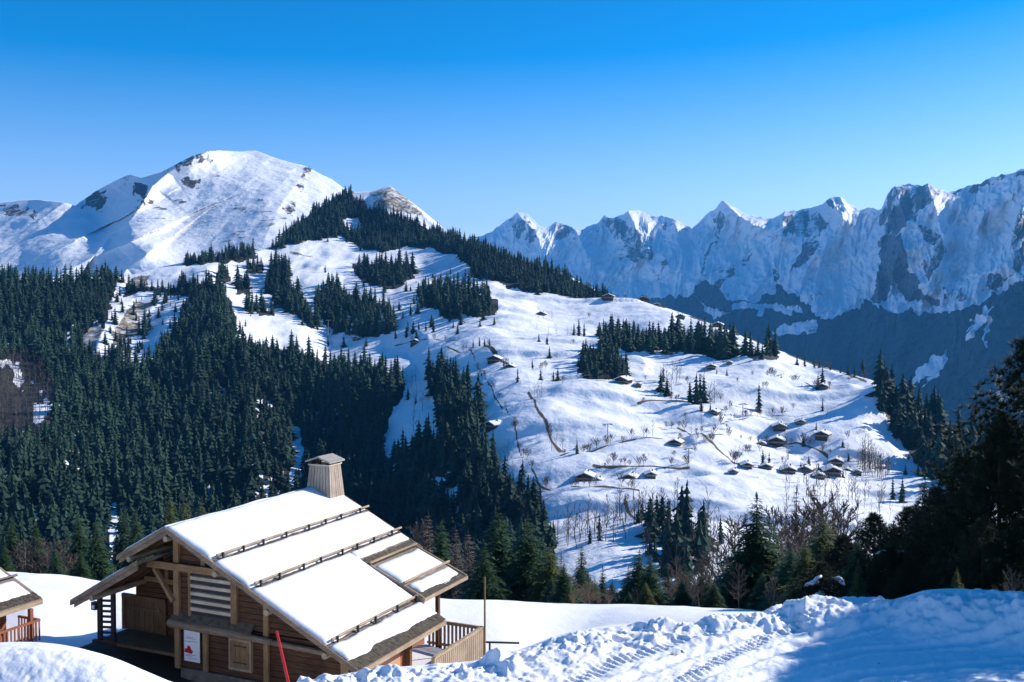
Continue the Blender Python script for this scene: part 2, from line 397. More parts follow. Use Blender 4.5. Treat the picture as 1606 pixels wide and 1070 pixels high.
GAPS = [[(185, 446), (198, 446), (190, 515), (165, 566), (150, 566), (168, 500)], [(248, 462), (262, 458), (238, 562), (215, 580)],
 [(268, 462), (292, 466), (276, 522), (236, 574), (226, 560)], [(100, 535), (122, 495), (108, 565)], [(138, 545), (168, 525), (150, 575)],
 [(205, 540), (215, 520), (222, 560), (200, 585)],
 [(458, 670), (472, 670), (480, 725), (470, 765), (452, 768)], [(600, 700), (612, 650), (640, 622), (668, 645), (672, 690), (620, 702)],
 [(170, 785), (188, 785), (188, 850), (170, 860)], [(0, 738), (16, 738), (12, 780), (0, 780)], [(45, 800), (60, 790), (52, 840)],
 [(530, 345), (560, 340), (568, 362), (540, 366)], [(640, 560), (664, 575), (662, 600), (645, 622), (636, 610)],
 [(660, 755), (700, 750), (690, 780), (665, 790)], [(700, 760), (728, 762), (715, 810), (702, 800)], [(720, 570), (745, 600), (742, 625), (715, 590)],
 [(180, 470), (245, 455), (240, 500), (215, 530), (170, 555)]]
CLIFF = [[(178, 520), (212, 474), (240, 478), (216, 524), (176, 548)], [(576, 303), (612, 289), (652, 322), (668, 344), (630, 338), (590, 328)], [(205, 436), (235, 432), (228, 452), (204, 456)],
 [(130, 530), (150, 505), (165, 520), (140, 555)]]
BARE = [[(-40, 560), (55, 555), (92, 640), (60, 690), (-40, 700)]]
DIRT = [([(828, 628), (838, 650), (845, 668), (862, 690), (885, 712)], 2.2), ([(880, 722), (930, 710), (990, 704), (1040, 700)], 1.0),
 ([(1062, 672), (1090, 690), (1118, 712), (1150, 745)], 2.0), ([(1150, 745), (1200, 752)], 1.6), ([(1120, 700), (1170, 692), (1240, 690), (1300, 698)], .8),
 ([(700, 556), (735, 566), (755, 590), (782, 640), (798, 670), (815, 710), (845, 752)], 1.1), ([(845, 752), (900, 776), (960, 782), (1000, 790)], 1.2),
 ([(980, 800), (1010, 840), (1028, 880)], 1.6), ([(760, 560), (800, 575)], 2.2), ([(895, 620), (940, 628), (980, 622), (1030, 612)], .8),
 ([(1210, 590), (1250, 604), (1290, 622)], .8), ([(620, 545), (680, 538), (720, 545)], .8), ([(945, 480), (980, 472), (1040, 484)], 2.2),
 ([(1060, 492), (1130, 510), (1210, 546), (1300, 580), (1360, 598)], 1.7), ([(455, 395), (490, 400)], 1.5), ([(930, 740), (1000, 745), (1080, 750)], 1.3),
 ([(1000, 650), (1050, 640), (1120, 632)], .7), ([(1130, 668), (1210, 650), (1290, 655)], .6), ([(1170, 590), (1230, 588)], .6)]
def opening(u, v): return (fbm(u/16, v/30, 3, 44) > .40) & (u < 760) & (v > 470)
def hill_mask(u, v, P):
    m = np.zeros(u.shape+(4,)); m[..., 3] = 1
    uu = u+fbm(u/12, v/12, 2, 31)*5; vv = v+fbm(u/12, v/12, 2, 37)*4
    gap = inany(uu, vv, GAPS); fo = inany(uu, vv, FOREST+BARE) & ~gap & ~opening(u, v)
    m[..., 0] = fo*.9; cl = inany(uu, vv, CLIFF); m[..., 1] = cl*np.where(u > 500, .55, .60); m[..., 0] = np.where(cl, 0, m[..., 0])  # dark floor under the trees: needle litter with the dense forest shade painted in
    m[..., 1] = np.maximum(m[..., 1], gap*(u < 300)*(v < 600)*.28)
    for line, w in DIRT:
        d_ = pdist(u+fbm(u/20, v/20, 2, 3)*3, v, line)[0]; m[..., 2] = np.maximum(m[..., 2], np.exp(-(d_/(w*1.25))**2)*(.55+.55*vn(u/11+line[0][0], v/8, 9)))
    sp = ((u > 960) & (v > 480) & (v < 760))*sstep(.3, .7, fbm(u/40, v/14, 3, 71))*.40
    m[..., 2] = np.maximum(m[..., 2], np.where(fo, 0, sp)); return m
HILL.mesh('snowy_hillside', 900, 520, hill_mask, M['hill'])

# --- rounded snow peak, left
peak_ctrl = [(-260, 470, 2300), (0, 460, 2300), (300, 460, 2100), (600, 460, 2100), (-260, 330, 3400), (0, 320, 3300), (110, 320, 3200), (205, 275, 3300), (330, 238, 3200), (400, 236, 3150),
 (520, 283, 3000), (700, 420, 2700), (0, 390, 2700), (100, 410, 2500), (160, 345, 3050), (220, 380, 2500), (300, 360, 2550), (420, 340, 2560), (480, 300, 2850), (350, 290, 2850), (450, 400, 2300), (230, 430, 2250)]
peak_sky = [(-260, 340), (-100, 325), (0, 318), (60, 313), (95, 317), (118, 322), (150, 300), (180, 284), (203, 274), (222, 279), (255, 268), (300, 245), (328, 237), (360, 237), (400, 236), (440, 250),
 (482, 262), (520, 282), (560, 310), (620, 360), (700, 420)]
def peak_disp(u, v, p):
    x, y = p[..., 0], p[..., 1]
    return fbm(x/260, y/500+v/90, 5, 12)*34, fbm(x/70, y/70, 4, 14)*5
PEAK = Landform(peak_ctrl, peak_sky, [
 ([(326, 238), (268, 268), (240, 290), (222, 322), (200, 350), (172, 372), (150, 400)], 330, 170, 26),
 ([(130, 372), (90, 392), (40, 412)], 130, 60, 22), ([(205, 378), (150, 402), (95, 430), (60, 450)], 120, 60, 20),
 ([(240, 392), (200, 420), (180, 450)], 90, 50, 18),
 ([(485, 262), (440, 320), (410, 390)], 60, 60, 60), ([(100, 318), (60, 345), (0, 352)], 110, 40, 25)], peak_disp, (900, 500), -260, 700, 470)
ROCKS_P = [([(212, 288), (232, 292), (226, 312), (212, 304)], .95), ([(212, 310), (240, 318), (228, 330), (214, 322)], .7), ([(130, 312), (160, 296), (170, 312), (155, 328), (132, 322)], .95), ([(168, 330), (150, 325), (120, 330), (125, 322)], .6),
 ([(0, 325), (25, 322), (60, 336), (50, 342), (0, 336)], .6), ([(225, 305), (330, 315), (335, 330), (230, 340)], .36), ([(315, 245), (335, 250), (330, 255), (312, 254)], .7), ([(285, 280), (312, 283), (312, 293), (290, 290)], .7),
 ([(465, 272), (490, 262), (485, 285), (470, 300)], .58), ([(442, 320), (465, 318), (462, 335), (445, 332)], .55), ([(365, 315), (395, 325), (410, 350), (380, 345)], .45), ([(300, 245), (380, 300), (440, 380), (330, 360), (270, 330)], .30),
 ([(380, 300), (430, 330), (440, 360), (400, 350)], .4), ([(250, 262), (320, 242), (318, 247), (255, 272)], .6), ([(184, 276), (205, 272), (222, 282), (186, 286)], .45)]
def peak_mask(u, v, P):
    m = np.zeros(u.shape+(4,)); m[..., 3] = 1
    band = sstep(.25, .6, fbm(u/40, v/5, 4, 55))
    for pl, s_ in ROCKS_P:
        m[..., 1] = np.maximum(m[..., 1], inpoly(u+fbm(u/9, v/9, 4, 41)*14, v+fbm(u/9, v/9, 4, 42)*9, pl)*(min(s_, .72) if s_ > .5 else s_+.3*band-.1))
    m[..., 1] = np.maximum(m[..., 1], band*.36*(u > 215)*sstep(250, 300, v))
    m[..., 0] = inpoly(u, v, [(210, 286), (233, 290), (228, 308), (212, 302)])*.7
    return m
PEAK.mesh('snow_peak', 560, 300, peak_mask, M['peak'])

# --- long jagged range, right, nearly all in its own shade
rng_ctrl = [(650, 370, 9800), (820, 340, 9400), (1000, 335, 8600), (1140, 320, 7900), (1310, 312, 6800), (1430, 290, 6000), (1600, 268, 5000), (1850, 235, 4200),
 (650, 520, 7800), (820, 480, 7600), (1000, 470, 7000), (1140, 450, 6400), (1310, 450, 5500), (1430, 450, 4900), (1600, 430, 4200), (1850, 420, 3600),
 (650, 640, 6000), (1000, 600, 5200), (1300, 600, 4100), (1500, 600, 3500), (1850, 600, 2900), (650, 800, 4200), (1100, 800, 3400), (1500, 800, 2600), (1850, 800, 2200)]
rng_sky = [(650, 385), (700, 372), (740, 374), (770, 364), (798, 345), (812, 336), (826, 338), (842, 352), (858, 356), (872, 350), (890, 354), (910, 360), (935, 352), (948, 339), (962, 343), (985, 333), (1000, 331), (1020, 339), (1045, 341),
 (1070, 350), (1085, 359), (1110, 336), (1134, 317), (1142, 320), (1160, 334), (1185, 341), (1212, 346), (1230, 333), (1262, 330), (1290, 322), (1302, 311), (1318, 310), (1332, 322), (1348, 330), (1382, 325), (1392, 305), (1402, 294), (1425, 290),
 (1445, 293), (1455, 290), (1470, 300), (1492, 303), (1530, 291), (1570, 275), (1600, 268), (1700, 240), (1850, 230)]
def rng_disp(u, v, p):
    up = 1-sstep(470, 540, v)
    g = ridged(u/34., v/110.+u/200., 5, 21)-.5
    g2 = fbm(u/60, v/60, 4, 25)
    wu = u+fbm(u/60, v/60, 3, 18)*20; g = ridged(wu/48.+v/260., v/95.+wu/170., 5, 21)-.5
    return -(g*380*(.35+.65*up))-(ridged(wu/15.+v/70., v/48.-wu/60., 4, 22)-.5)*62*(.25+.75*up)+g2*120, fbm(u/9, v/9, 3, 29)*16*up
RANGE = Landform(rng_ctrl, rng_sky, [
 ([(812, 336), (838, 362), (850, 392), (846, 420)], 520, 22, 40), ([(985, 333), (1000, 365), (1012, 392), (985, 415), (960, 432)], 520, 22, 34),
 ([(962, 343), (975, 372), (985, 395)], 260, 14, 20),
 ([(1136, 318), (1160, 340), (1200, 362)], 620, 18, 60), ([(1302, 311), (1322, 345), (1290, 385), (1262, 425)], 480, 22, 40), ([(1318, 310), (1330, 335)], 200, 12, 20),
 ([(1404, 294), (1422, 350), (1402, 420), (1385, 470)], 520, 26, 50), ([(1455, 291), (1468, 330), (1478, 370), (1470, 425), (1440, 445)], 380, 20, 26),
 ([(1404, 370), (1440, 440), (1480, 480)], 230, 24, 24),
 ([(1610, 268), (1600, 380), (1540, 470), (1470, 560)], 420, 60, 60), ([(1230, 333), (1222, 400), (1225, 470)], 240, 40, 30), ([(1060, 350), (1075, 420), (1100, 480)], 260, 40, 34),
 ([(900, 355), (925, 410), (940, 450)], 260, 40, 34)], rng_disp, (2200, 1500), 650, 1850, 800)
ROCK_R = [([(800, 345), (822, 338), (842, 362), (835, 385), (812, 375)], .55), ([(945, 340), (975, 345), (1005, 360), (1030, 400), (1000, 410), (965, 385)], .56), ([(875, 350), (910, 360), (905, 380), (870, 372)], .5), ([(965, 395), (995, 400), (975, 415)], .6),
 ([(1040, 345), (1085, 356), (1075, 372), (1040, 362)], .56), ([(1130, 330), (1140, 350), (1128, 380), (1118, 350)], .45), ([(1225, 345), (1290, 330), (1300, 350), (1270, 378), (1232, 370)], .62), ([(1262, 385), (1285, 370), (1275, 405), (1240, 430)], .7),
 ([(1298, 312), (1330, 322), (1325, 335), (1300, 330)], .55), ([(1385, 325), (1400, 293), (1470, 292), (1480, 305), (1430, 345), (1395, 380), (1382, 355)], .66), ([(1384, 370), (1415, 370), (1420, 410), (1440, 445), (1476, 478), (1420, 470), (1405, 440), (1380, 480), (1366, 470), (1380, 420)], .98),
 ([(1440, 350), (1480, 370), (1480, 410), (1455, 440), (1448, 415), (1465, 390)], .72), ([(1590, 340), (1610, 330), (1610, 450), (1592, 420)], .66), ([(1490, 300), (1600, 266), (1700, 238), (1700, 250), (1600, 276), (1490, 308)], .6), ([(1480, 450), (1520, 455), (1512, 470), (1482, 468)], .56),
 ([(1555, 430), (1590, 430), (1560, 460), (1540, 455)], .68), ([(1060, 470), (1130, 455), (1180, 400), (1115, 425), (1085, 455)], .45), ([(1130, 365), (1118, 395), (1095, 430), (1108, 400)], .6), ([(1040, 408), (1046, 412), (1030, 440), (1034, 420)], .8), ([(1212, 425), (1225, 430), (1222, 450), (1212, 445)], .75)]
FOR_R = [[(950, 465), (1000, 468), (1060, 470), (1085, 465), (1092, 448), (1120, 440), (1145, 470), (1180, 476), (1205, 462), (1222, 450), (1262, 474), (1290, 505), (1320, 495), (1350, 474), (1372, 478), (1400, 490), (1440, 488), (1490, 490), (1520, 484), (1545, 470), (1575, 455), (1600, 440), (1860, 420), (1860, 800), (640, 800), (640, 465)]]
SNOW_R = [[(1212, 516), (1245, 508), (1285, 505), (1280, 522), (1215, 524)], [(1150, 476), (1260, 482), (1262, 490), (1150, 488)], [(1512, 520), (1535, 495), (1560, 480), (1545, 505)], [(1530, 505), (1540, 508), (1528, 530), (1510, 538)], [(1485, 548), (1468, 580), (1440, 600), (1425, 598), (1450, 570)],
 [(1484, 555), (1488, 545), (1475, 585), (1450, 602)], [(1395, 440), (1410, 448), (1430, 470), (1445, 490), (1398, 486)], [(1545, 480), (1552, 480), (1550, 545), (1546, 545)], [(1100, 478), (1145, 490), (1120, 500)], [(1368, 472), (1385, 470), (1378, 486)]]
def rng_mask(u, v, P):
    m = np.zeros(u.shape+(4,)); m[..., 3] = 1
    uu = u+fbm(u/14, v/14, 3, 51)*9; vv = v+fbm(u/14, v/14, 3, 52)*9
    st = sstep(.50, .8, ridged(u/22, v/46+u/60, 4, 61))
    for pl, s_ in ROCK_R: m[..., 1] = np.maximum(m[..., 1], inpoly(uu, vv, pl)*(s_+(st-.5)*.35*(s_ < .9)))
    m[..., 1] = np.maximum(m[..., 1], st*.24*(v < 470))
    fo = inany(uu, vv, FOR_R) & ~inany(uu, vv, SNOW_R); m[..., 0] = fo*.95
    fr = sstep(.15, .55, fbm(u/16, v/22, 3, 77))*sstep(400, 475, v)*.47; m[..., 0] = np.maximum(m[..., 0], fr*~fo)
    return m
RANGE.mesh('mountain_range', 1250, 520, rng_mask, M['range'])
o = MB().quadmesh([(-16000, -3000, -460), (16000, -3000, -460), (16000, 16000, -460), (-16000, 16000, -460)], [(0, 1, 2, 3)]).build('valley_floor', M['valley']); o["kind"] = "structure"

# --- chalet frame of reference
TH = atan(727/1600.); GD = np.array([cos(TH), -sin(TH), 0]); DD = np.array([sin(TH), cos(TH), 0]); KD = np.array([0, 0, 1.])
PK = at(258, 822, 36.)
def c2w(x, y, z): return PK+GD*x+DD*y+KD*z
def fac(u, v, y):
    r = ray(u, v); t = (PK@DD+y)/(r@DD); w = r*t-PK; return float(w@GD), float(w[2])

# --- near ground: lane, ploughed snow banks, field, dropping to the gorge
G = []
def gw(x, y, z): G.append((uof(x, y, z), vof(x, y, z), y))
CREST = [(-900, 1050, 17), (-300, 1004, 17.5), (0, 1020, 17.8), (60, 1018, 17.8), (120, 1024, 17.8), (180, 1042, 17.6), (225, 1064, 17.5), (300, 1100, 17.5), (400, 1108, 17.5), (500, 1080, 17.9), (600, 1063, 18.1), (700, 1052, 18.4),
 (760, 1046, 18.7), (800, 1034, 19.1), (870, 1014, 19.7), (950, 996, 20.7), (1050, 983, 21.1), (1150, 971, 21.5), (1200, 962, 21.8), (1240, 947, 22), (1290, 940, 21.8), (1370, 948, 21.8), (1450, 936, 21.3), (1530, 945, 21.1), (1606, 950, 20.7), (1900, 946, 19.8), (2500, 940, 18.6)]
G += CREST+[
 (80, 1058, 16.6), (-300, 1060, 16.4), (80, 1120, 15.5), (-300, 1120, 15.5)]
for x, y, z in [(-12, 12, -6.5), (-4, 11, -6.6), (4, 11, -6.6), (12, 11, -6.6), (25, 10, -6.6), (-1, 17.6, -6.62), (1.6, 18.6, -6.62), (3.8, 20.2, -6.66), (5.2, 21.6, -6.72), (4, 17, -6.62), (7, 20.4, -6.68), (9, 20, -6.66), (10, 17, -6.62), (16, 17, -6.6), (24, 16, -6.5), (2.2, 19.6, -6.66), (-3, 17.6, -6.66), (0, 8, -6.6), (-10, 8, -6.5), (10, 8, -6.6)]: gw(x, y, z)
G += [(700, 955, 52), (850, 958, 50), (960, 968, 46), (700, 1068, 23), (760, 1056, 24), (740, 1046, 33), (700, 1052, 36), (790, 1030, 27), (800, 1000, 34), (800, 975, 42), (900, 985, 28), (1000, 985, 28), (1100, 992, 25), (1240, 968, 25), (1400, 965, 25), (1600, 965, 24.5), (1800, 965, 24), (2100, 965, 23), (1100, 985, 30), (1240, 975, 32), (1400, 970, 32), (1600, 965, 32), (1900, 965, 32),
 (100, 907, 58), (60, 930, 50), (60, 965, 44), (30, 1008, 40), (-60, 1012, 40), (95, 1003, 37), (-200, 905, 60), (-600, 905, 60), (300, 925, 58), (-400, 1010, 36), (100, 1100, 26), (400, 1140, 26), (620, 1080, 26), (-300, 1100, 26)]
for x, y, z in [(-4.8, 0, -5.35), (-5, 10, -5.5), (3, 0, -6.5), (8, 0, -6.9), (9.5, 4, -6.95), (9, 8, -6.95), (9, 11, -6.9), (0, 11, -6.0), (-6, -3, -5.2), (0, -2, -6.0), (6, -3, -6.6)]:
    w = c2w(x, y, z); gw(*w)
for x in (-260, -80, 20, 140, 300):
    for y, z in ((130, -37), (230, -64), (330, -92), (430, -130)): gw(x*y/300., y, z-(4 if x > 0 else 0))
for u_ in (-300, 300, 700, 1000, 1300, 1700): G.append((u_, 985 if u_ > 600 else 940, 80))
gtps = tps([(a/150., math.log(c)*4) for a, b, c in G], [b/100. for a, b, c in G], .0015)
BANK = [tuple(at(u, v, Y)[:2]) for u, v, Y in CREST]
BANKZ = [float(at(u, v, Y)[2]) for u, v, Y in CREST]
BARC = np.concatenate([[0], np.cumsum([math.dist(a, b) for a, b in zip(BANK[:-1], BANK[1:])])])
def flat(u, v, z=-6.66): 
    r = ray(u, v); t = z/r[2]; return (r*t)[:2]
TR1 = [tuple(flat(*q)) for q in [(840, 1100), (960, 1042), (1060, 1008), (1140, 986), (1215, 966), (1260, 955)]]
TR2 = [tuple(flat(*q)) for q in [(1060, 1075), (1130, 1035), (1190, 1008), (1230, 990), (1300, 972)]]
RUTS = [[tuple(flat(*q)) for q in l] for l in ([(900, 1100), (1080, 1030), (1180, 995), (1290, 965)], [(980, 1100), (1130, 1052), (1260, 1010), (1400, 985)], [(1100, 1100), (1200, 1060), (1340, 1025), (1600, 1010)], [(1180, 1110), (1350, 1060), (1606, 1040)])]
def ground(u, Y, detail=True):
    u = np.asarray(u, float); Y = np.asarray(Y, float)
    v = gtps(u/150., np.log(Y)*4)*100; p = at(u, v, Y); x, y, z = p[..., 0], p[..., 1], p[..., 2]
    mask = np.zeros(u.shape+(4,)); mask[..., 3] = 1
    if not detail: return p, mask
    near = y < 30
    d_, sg, arc, L = pdist(x, y, BANK)
    zc = np.interp(arc, BARC, BANKZ); side = (sg < 0) & (y < 30)
    road = -6.66+(zc+6.66)*np.exp(-(d_/.95)**2.4)
    z = np.where(side, road+(z-road)*0, z)
    rough = np.where(sg < 0, np.exp(-(d_/.95)**2), np.exp(-(d_/.6)**2))*near
    lo = sstep(-5.8, -4.2, x)*.9+.06
    lump = np.maximum(0, fbm(x/.55, y/.55, 4, 81)+.1)
    lump2 = 1-np.abs(fbm(x/.28, y/.28, 4, 85))*2.2
    big = fbm(x/1.5, y/1.5, 3, 83)
    z = z+rough*lo*(lump*(.42-.12*sstep(2, 4, x))+lump2*.10-.03+big*.14)+near*sstep(3, 7, x)*np.exp(-((d_-.7)/.5)**2)*fbm(x/.9, y/.9, 4, 84)*.22
    field = fbm(x/4, y/4, 4, 91)*.10+fbm(x/.8, y/.8, 3, 93)*.012
    z = z+field*(1-rough)*np.clip(y/40, .3, 3)+near*fbm(x/.12, y/.12, 3, 96)*.012*(.4+rough)
    lane = near & (sg < 0) & (d_ > .25)
    lanef = sstep(.2, .8, d_)*(sg < 0)*near
    tr = 0
    for T, wd_, pr in ((TR1, .17, .17), (TR2, .15, .15)):
        d2, s2, a2, L2 = pdist(x, y, T)
        tr = tr+np.exp(-(d2/wd_)**4)*(sstep(-.2, .3, np.sin(a2*2*pi/pr))*.05-.05)
    for T in RUTS:
        d2, s2, a2, L2 = pdist(x+fbm(x/1.5, y/1.5, 2, 7)*.15, y, T); tr = tr-np.exp(-(d2/.10)**2)*.05+np.exp(-((d2-.2)/.06)**2)*.025
    z = z+lanef*(tr+fbm(x/.35, y/.35, 4, 95)*.035+fbm(x/.09, y/.09, 2, 97)*.012+np.abs(fbm(x*cos(.6)/.2-y/.6, y/1.6, 3, 98))*.03)
    # darker ground under and in front of the chalet
    z = z+0
    lx = (x-PK[0])*GD[0]+(y-PK[1])*GD[1]; ly = (x-PK[0])*DD[0]+(y-PK[1])*DD[1]
    pad = sstep(-9, -4.9, lx)*sstep(20, 9.2, lx)*sstep(-6, -1.2, ly)*sstep(25, 10.2, ly)
    z = z*(1-pad)+(PK[2]-5.38-.12*np.clip(lx+5, 0, 14.5)-.02*ly)*pad
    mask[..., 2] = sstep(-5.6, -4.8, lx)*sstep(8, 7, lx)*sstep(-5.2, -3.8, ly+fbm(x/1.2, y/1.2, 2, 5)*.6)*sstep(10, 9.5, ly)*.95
    mask[..., 0] = sstep(62, 75, y)*.75*sstep(-.2, .35, fbm(x/9, y/9, 3, 15)+.3)
    dirtspot = (fbm(x/.5, y/.5, 3, 99) > .62)*lanef*.4; mask[..., 2] = np.maximum(mask[..., 2], dirtspot)
    p = np.stack([x, y, z], -1); return p, mask
gy = np.concatenate([np.geomspace(8, 15, 60)[:-1], np.geomspace(15, 27, 330)[:-1], np.geomspace(27, 62, 150)[:-1], np.geomspace(62, 440, 60)])
gu = np.concatenate([np.linspace(-1400, -60, 120)[:-1], np.linspace(-60, 1680, 800)[:-1], np.linspace(1680, 3000, 120)])
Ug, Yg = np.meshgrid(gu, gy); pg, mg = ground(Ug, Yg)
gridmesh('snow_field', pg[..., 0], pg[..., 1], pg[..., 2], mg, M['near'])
def gpos(u, Y): return ground(np.array([float(u)]), np.array([float(Y)]))[0][0]
def gz(x, y):
    u = uof(x, y, -.27*y); 
    for _ in range(3):
        p = gpos(u, y); u += (x-p[0])*F/y
    return p[2]

# ------------------------------------------------------------------ tree builders
def tri_template(name, tris_v, mats, mi=None, val=None):
    V = np.array(tris_v, np.float32).reshape(-1, 3); Fc = np.arange(len(V)).reshape(-1, 3)
    return V, Fc
def conifer_far(seed, wh=8, br=8, r0=.17, near=False):
    R = random.Random(seed); T = []
    lean = R.uniform(-.02, .02)
    for i in range(wh):
        t = i/(wh-1.); z = .06+.90*t**.93
        rr = r0*(1-t)**.68*(.7+.55*R.random())+.008
        a0 = R.random()*6.3; n = max(4, int(br*(1-.45*t)))
        for k in range(n):
            a = a0+2*pi*k/n+R.uniform(-.25, .25); q = rr*R.uniform(.55, 1.22); w = q*R.uniform(.30, .48)+.008
            dz = R.uniform(.25, .65)*q+.012; up = .9/wh*R.uniform(.8, 1.3)
            c = (lean*z, 0, z+up*.8)
            tip = (q*cos(a)+lean*z, q*sin(a), z-dz*.7)
            l = (q*.62*cos(a)-w*sin(a), q*.62*sin(a)+w*cos(a), z-dz*.9); r_ = (q*.62*cos(a)+w*sin(a), q*.62*sin(a)-w*cos(a), z-dz*.9)
            T += [c, l, tip, c, tip, r_]
    for k in range(6):
        a, b = 2*pi*k/6, 2*pi*(k+1)/6; q = r0*.42
        T += [(0, 0, .95), (q*cos(a), q*sin(a), .05), (q*cos(b), q*sin(b), .05)]
    T += [(-.012, 0, .9), (.012, 0, .9), (0, 0, .99), (0, -.012, .9), (0, .012, .9), (0, 0, .99)]
    return tri_template('c', T, None)
def spruce_near(seed, wh=30, br=9, r0=.2, droop=.35, dens=1., top=.85):
    """crown of drooping fans, with hanging twigs; unit height"""
    R = random.Random(seed); T = []
    def leaf(p, d, l, w):
        d = d/np.linalg.norm(d); s_ = np.cross(d, (R.uniform(-.4, .4), R.uniform(-.4, .4), 1)); s_ /= np.linalg.norm(s_)
        T.extend([p-s_*w*.35, p+s_*w*.35, p+d*l*.55+s_*w, p-s_*w*.35, p+d*l*.55+s_*w, p+d*l])
    for i in range(wh):
        t = (i+R.random()*.6)/wh; z = .07+.90*t
        prof = min(1, (1-t)**top*(1 if t > .12 else .75+2*t))
        n = max(3, int(br*(1-.5*t))); a0 = R.random()*6.3
        for k in range(n):
            a = a0+2*pi*k/n+R.uniform(-.3, .3); L = r0*prof*R.uniform(.62, 1.22)+.012
            dh = np.array([cos(a), sin(a), 0]); pp = np.array([0, 0, z]); m = max(3, int(dens*(3+L/r0*6)))
            dr = droop*R.uniform(.6, 1.4)
            for j in range(m):
                q = (j+.6)/m; p = pp+dh*L*q+np.array([0, 0, L*(.28*q*(1-q)*2-dr*q*q*1.2+.10*q**4)])
                sz = L*(.42*(1-q)+.18)+.008
                for sg in (-1, 1):
                    sd = np.array([-sin(a), cos(a), 0])*sg
                    leaf(p, dh*.75+sd*R.uniform(.5, 1.1)+np.array([0, 0, R.uniform(-.55, .1)]), sz*R.uniform(.6, 1.1), sz*.20)
                if R.random() < .8: leaf(p, dh*.5+np.array([0, 0, -R.uniform(.4, 1.1)]), sz*.6, sz*.18)
            leaf(pp+dh*L*.9+np.array([0, 0, -L*dr*.9]), dh+np.array([0, 0, .15]), L*.2+.01, L*.05+.003)
    for k in range(3): leaf(np.array([0, 0, .93]), np.array([R.uniform(-.08, .08), R.uniform(-.08, .08), 1]), .08, .008)
    return np.array(T, np.float32), np.arange(len(T)).reshape(-1, 3)
def pine_near(seed, nb=150, r0=.30, tufts=9, nee=11, h0=.05):
    """arolla-like crown: rising limbs that end in brushy tufts"""
    R = random.Random(seed); T = []; Wd = []
    for i in range(nb):
        t = h0+(1-h0)*((i+.5)/nb)**.9; z = t*.96; a = i*2.39996+R.uniform(-.4, .4)
        L = r0*(min(1, (1-t)*1.7+.10))*R.uniform(.6, 1.15); dh = np.array([cos(a), sin(a), 0]); m = max(3, int(tufts*L/r0)+2)
        ends = []
        for j in range(m):
            q = .30+.70*(j+.5)/m; p = np.array([0, 0, z])+dh*L*q+np.array([0, 0, -.10*L*q+.42*L*q**3]); ends.append(p)
            off = np.array([R.gauss(0, 1), R.gauss(0, 1), R.gauss(0, .6)])*min(L*.15, .035)*q; p = p+off
            base = dh*.5+np.array([0, 0, .75]); lt = .017*R.uniform(.8, 1.3)
            for k in range(nee):
                d = base+np.array([R.gauss(0, 1), R.gauss(0, 1), R.gauss(0, .8)])*.75; d /= np.linalg.norm(d)
                s_ = np.cross(d, (R.random(), R.random(), .5)); s_ /= np.linalg.norm(s_)
                b0 = p-d*lt*.3; T.extend([b0-s_*lt*.085, b0+s_*lt*.085, p+d*lt*1.45])
        Wd.append((np.array([0, 0, z]), ends[-1]))
    return np.array(T, np.float32), np.arange(len(T)).reshape(-1, 3), Wd
def bare_tree(seed, lv=(11, 6, 6), r0=.22, upr=.55, trunk=.012, tw=.0022):
    R = random.Random(seed); T = []
    def limb(p, q, r1, r2):
        d = q-p; s_ = np.cross(d, (.3, .2, .9)); s_ /= max(1e-9, np.linalg.norm(s_)); u_ = np.cross(d, s_); u_ /= max(1e-9, np.linalg.norm(u_))
        for a_, b_ in ((s_, -.5*s_+.87*u_), (-.5*s_+.87*u_, -.5*s_-.87*u_), (-.5*s_-.87*u_, s_)):
            T.extend([p+a_*r1, p+b_*r1, q+b_*r2, p+a_*r1, q+b_*r2, q+a_*r2])
    def flat_(p, q, r1):
        d = q-p; s_ = np.cross(d, (R.random()-.5, R.random()-.5, .6)); s_ /= max(1e-9, np.linalg.norm(s_)); T.extend([p-s_*r1, p+s_*r1, q])
    bend = np.array([R.uniform(-.05, .05), R.uniform(-.05, .05), 0]); A = np.array([0, 0, -.02]); Bm = np.array([0, 0, .45])+bend; Ct = np.array([0, 0, .93])
    limb(A, Bm, trunk, trunk*.7); limb(Bm, Ct, trunk*.7, trunk*.2)
    for i in range(lv[0]):
        t = .22+.72*(i+R.random())/lv[0]; p = A+(Bm-A)*t/.5 if t < .5 else Bm+(Ct-Bm)*(t-.5)/.5
        a = i*2.4+R.uniform(-.5, .5); L = r0*(1.25-t)*R.uniform(.7, 1.2); d = np.array([cos(a), sin(a), upr+.6*t]); d /= np.linalg.norm(d)
        mid = p+d*L*.5; q = p+d*L+np.array([0, 0, L*.18]); limb(p, mid, trunk*.38, trunk*.22); limb(mid, q, trunk*.22, trunk*.08)
        for j in range(lv[1]):
            s_ = .25+.75*(j+R.random())/lv[1]; b = p+(mid-p)*s_*2 if s_ < .5 else mid+(q-mid)*(s_-.5)*2
            d2 = d+np.array([R.gauss(0, .6), R.gauss(0, .6), R.uniform(0, .6)]); d2 /= np.linalg.norm(d2); l2 = L*.45*R.uniform(.6, 1.2); e = b+d2*l2
            flat_(b, e, tw*1.5)
            for k in range(lv[2]):
                c_ = b+(e-b)*R.random(); d3 = d2+np.array([R.gauss(0, .6), R.gauss(0, .6), R.uniform(-.1, .6)]); d3 /= np.linalg.norm(d3)
                flat_(c_, c_+d3*l2*.5*R.uniform(.5, 1.2), tw)
    return np.array(T, np.float32), np.arange(len(T)).reshape(-1, 3)
def trunk_mesh(name, r=.012, mat=None, top=.95):
    b = MB().tube([(0, 0, -.03), (.002, .001, .03), (.004, 0, .3), (0, .002, .7), (0, 0, top)], [r*1.7, r*1.15, r, r*.6, r*.1], 8, .1)
    me = bpy.data.meshes.new(name); me.from_pydata(b.v, [], b.f); me.materials.append(mat or M['bark']); return me
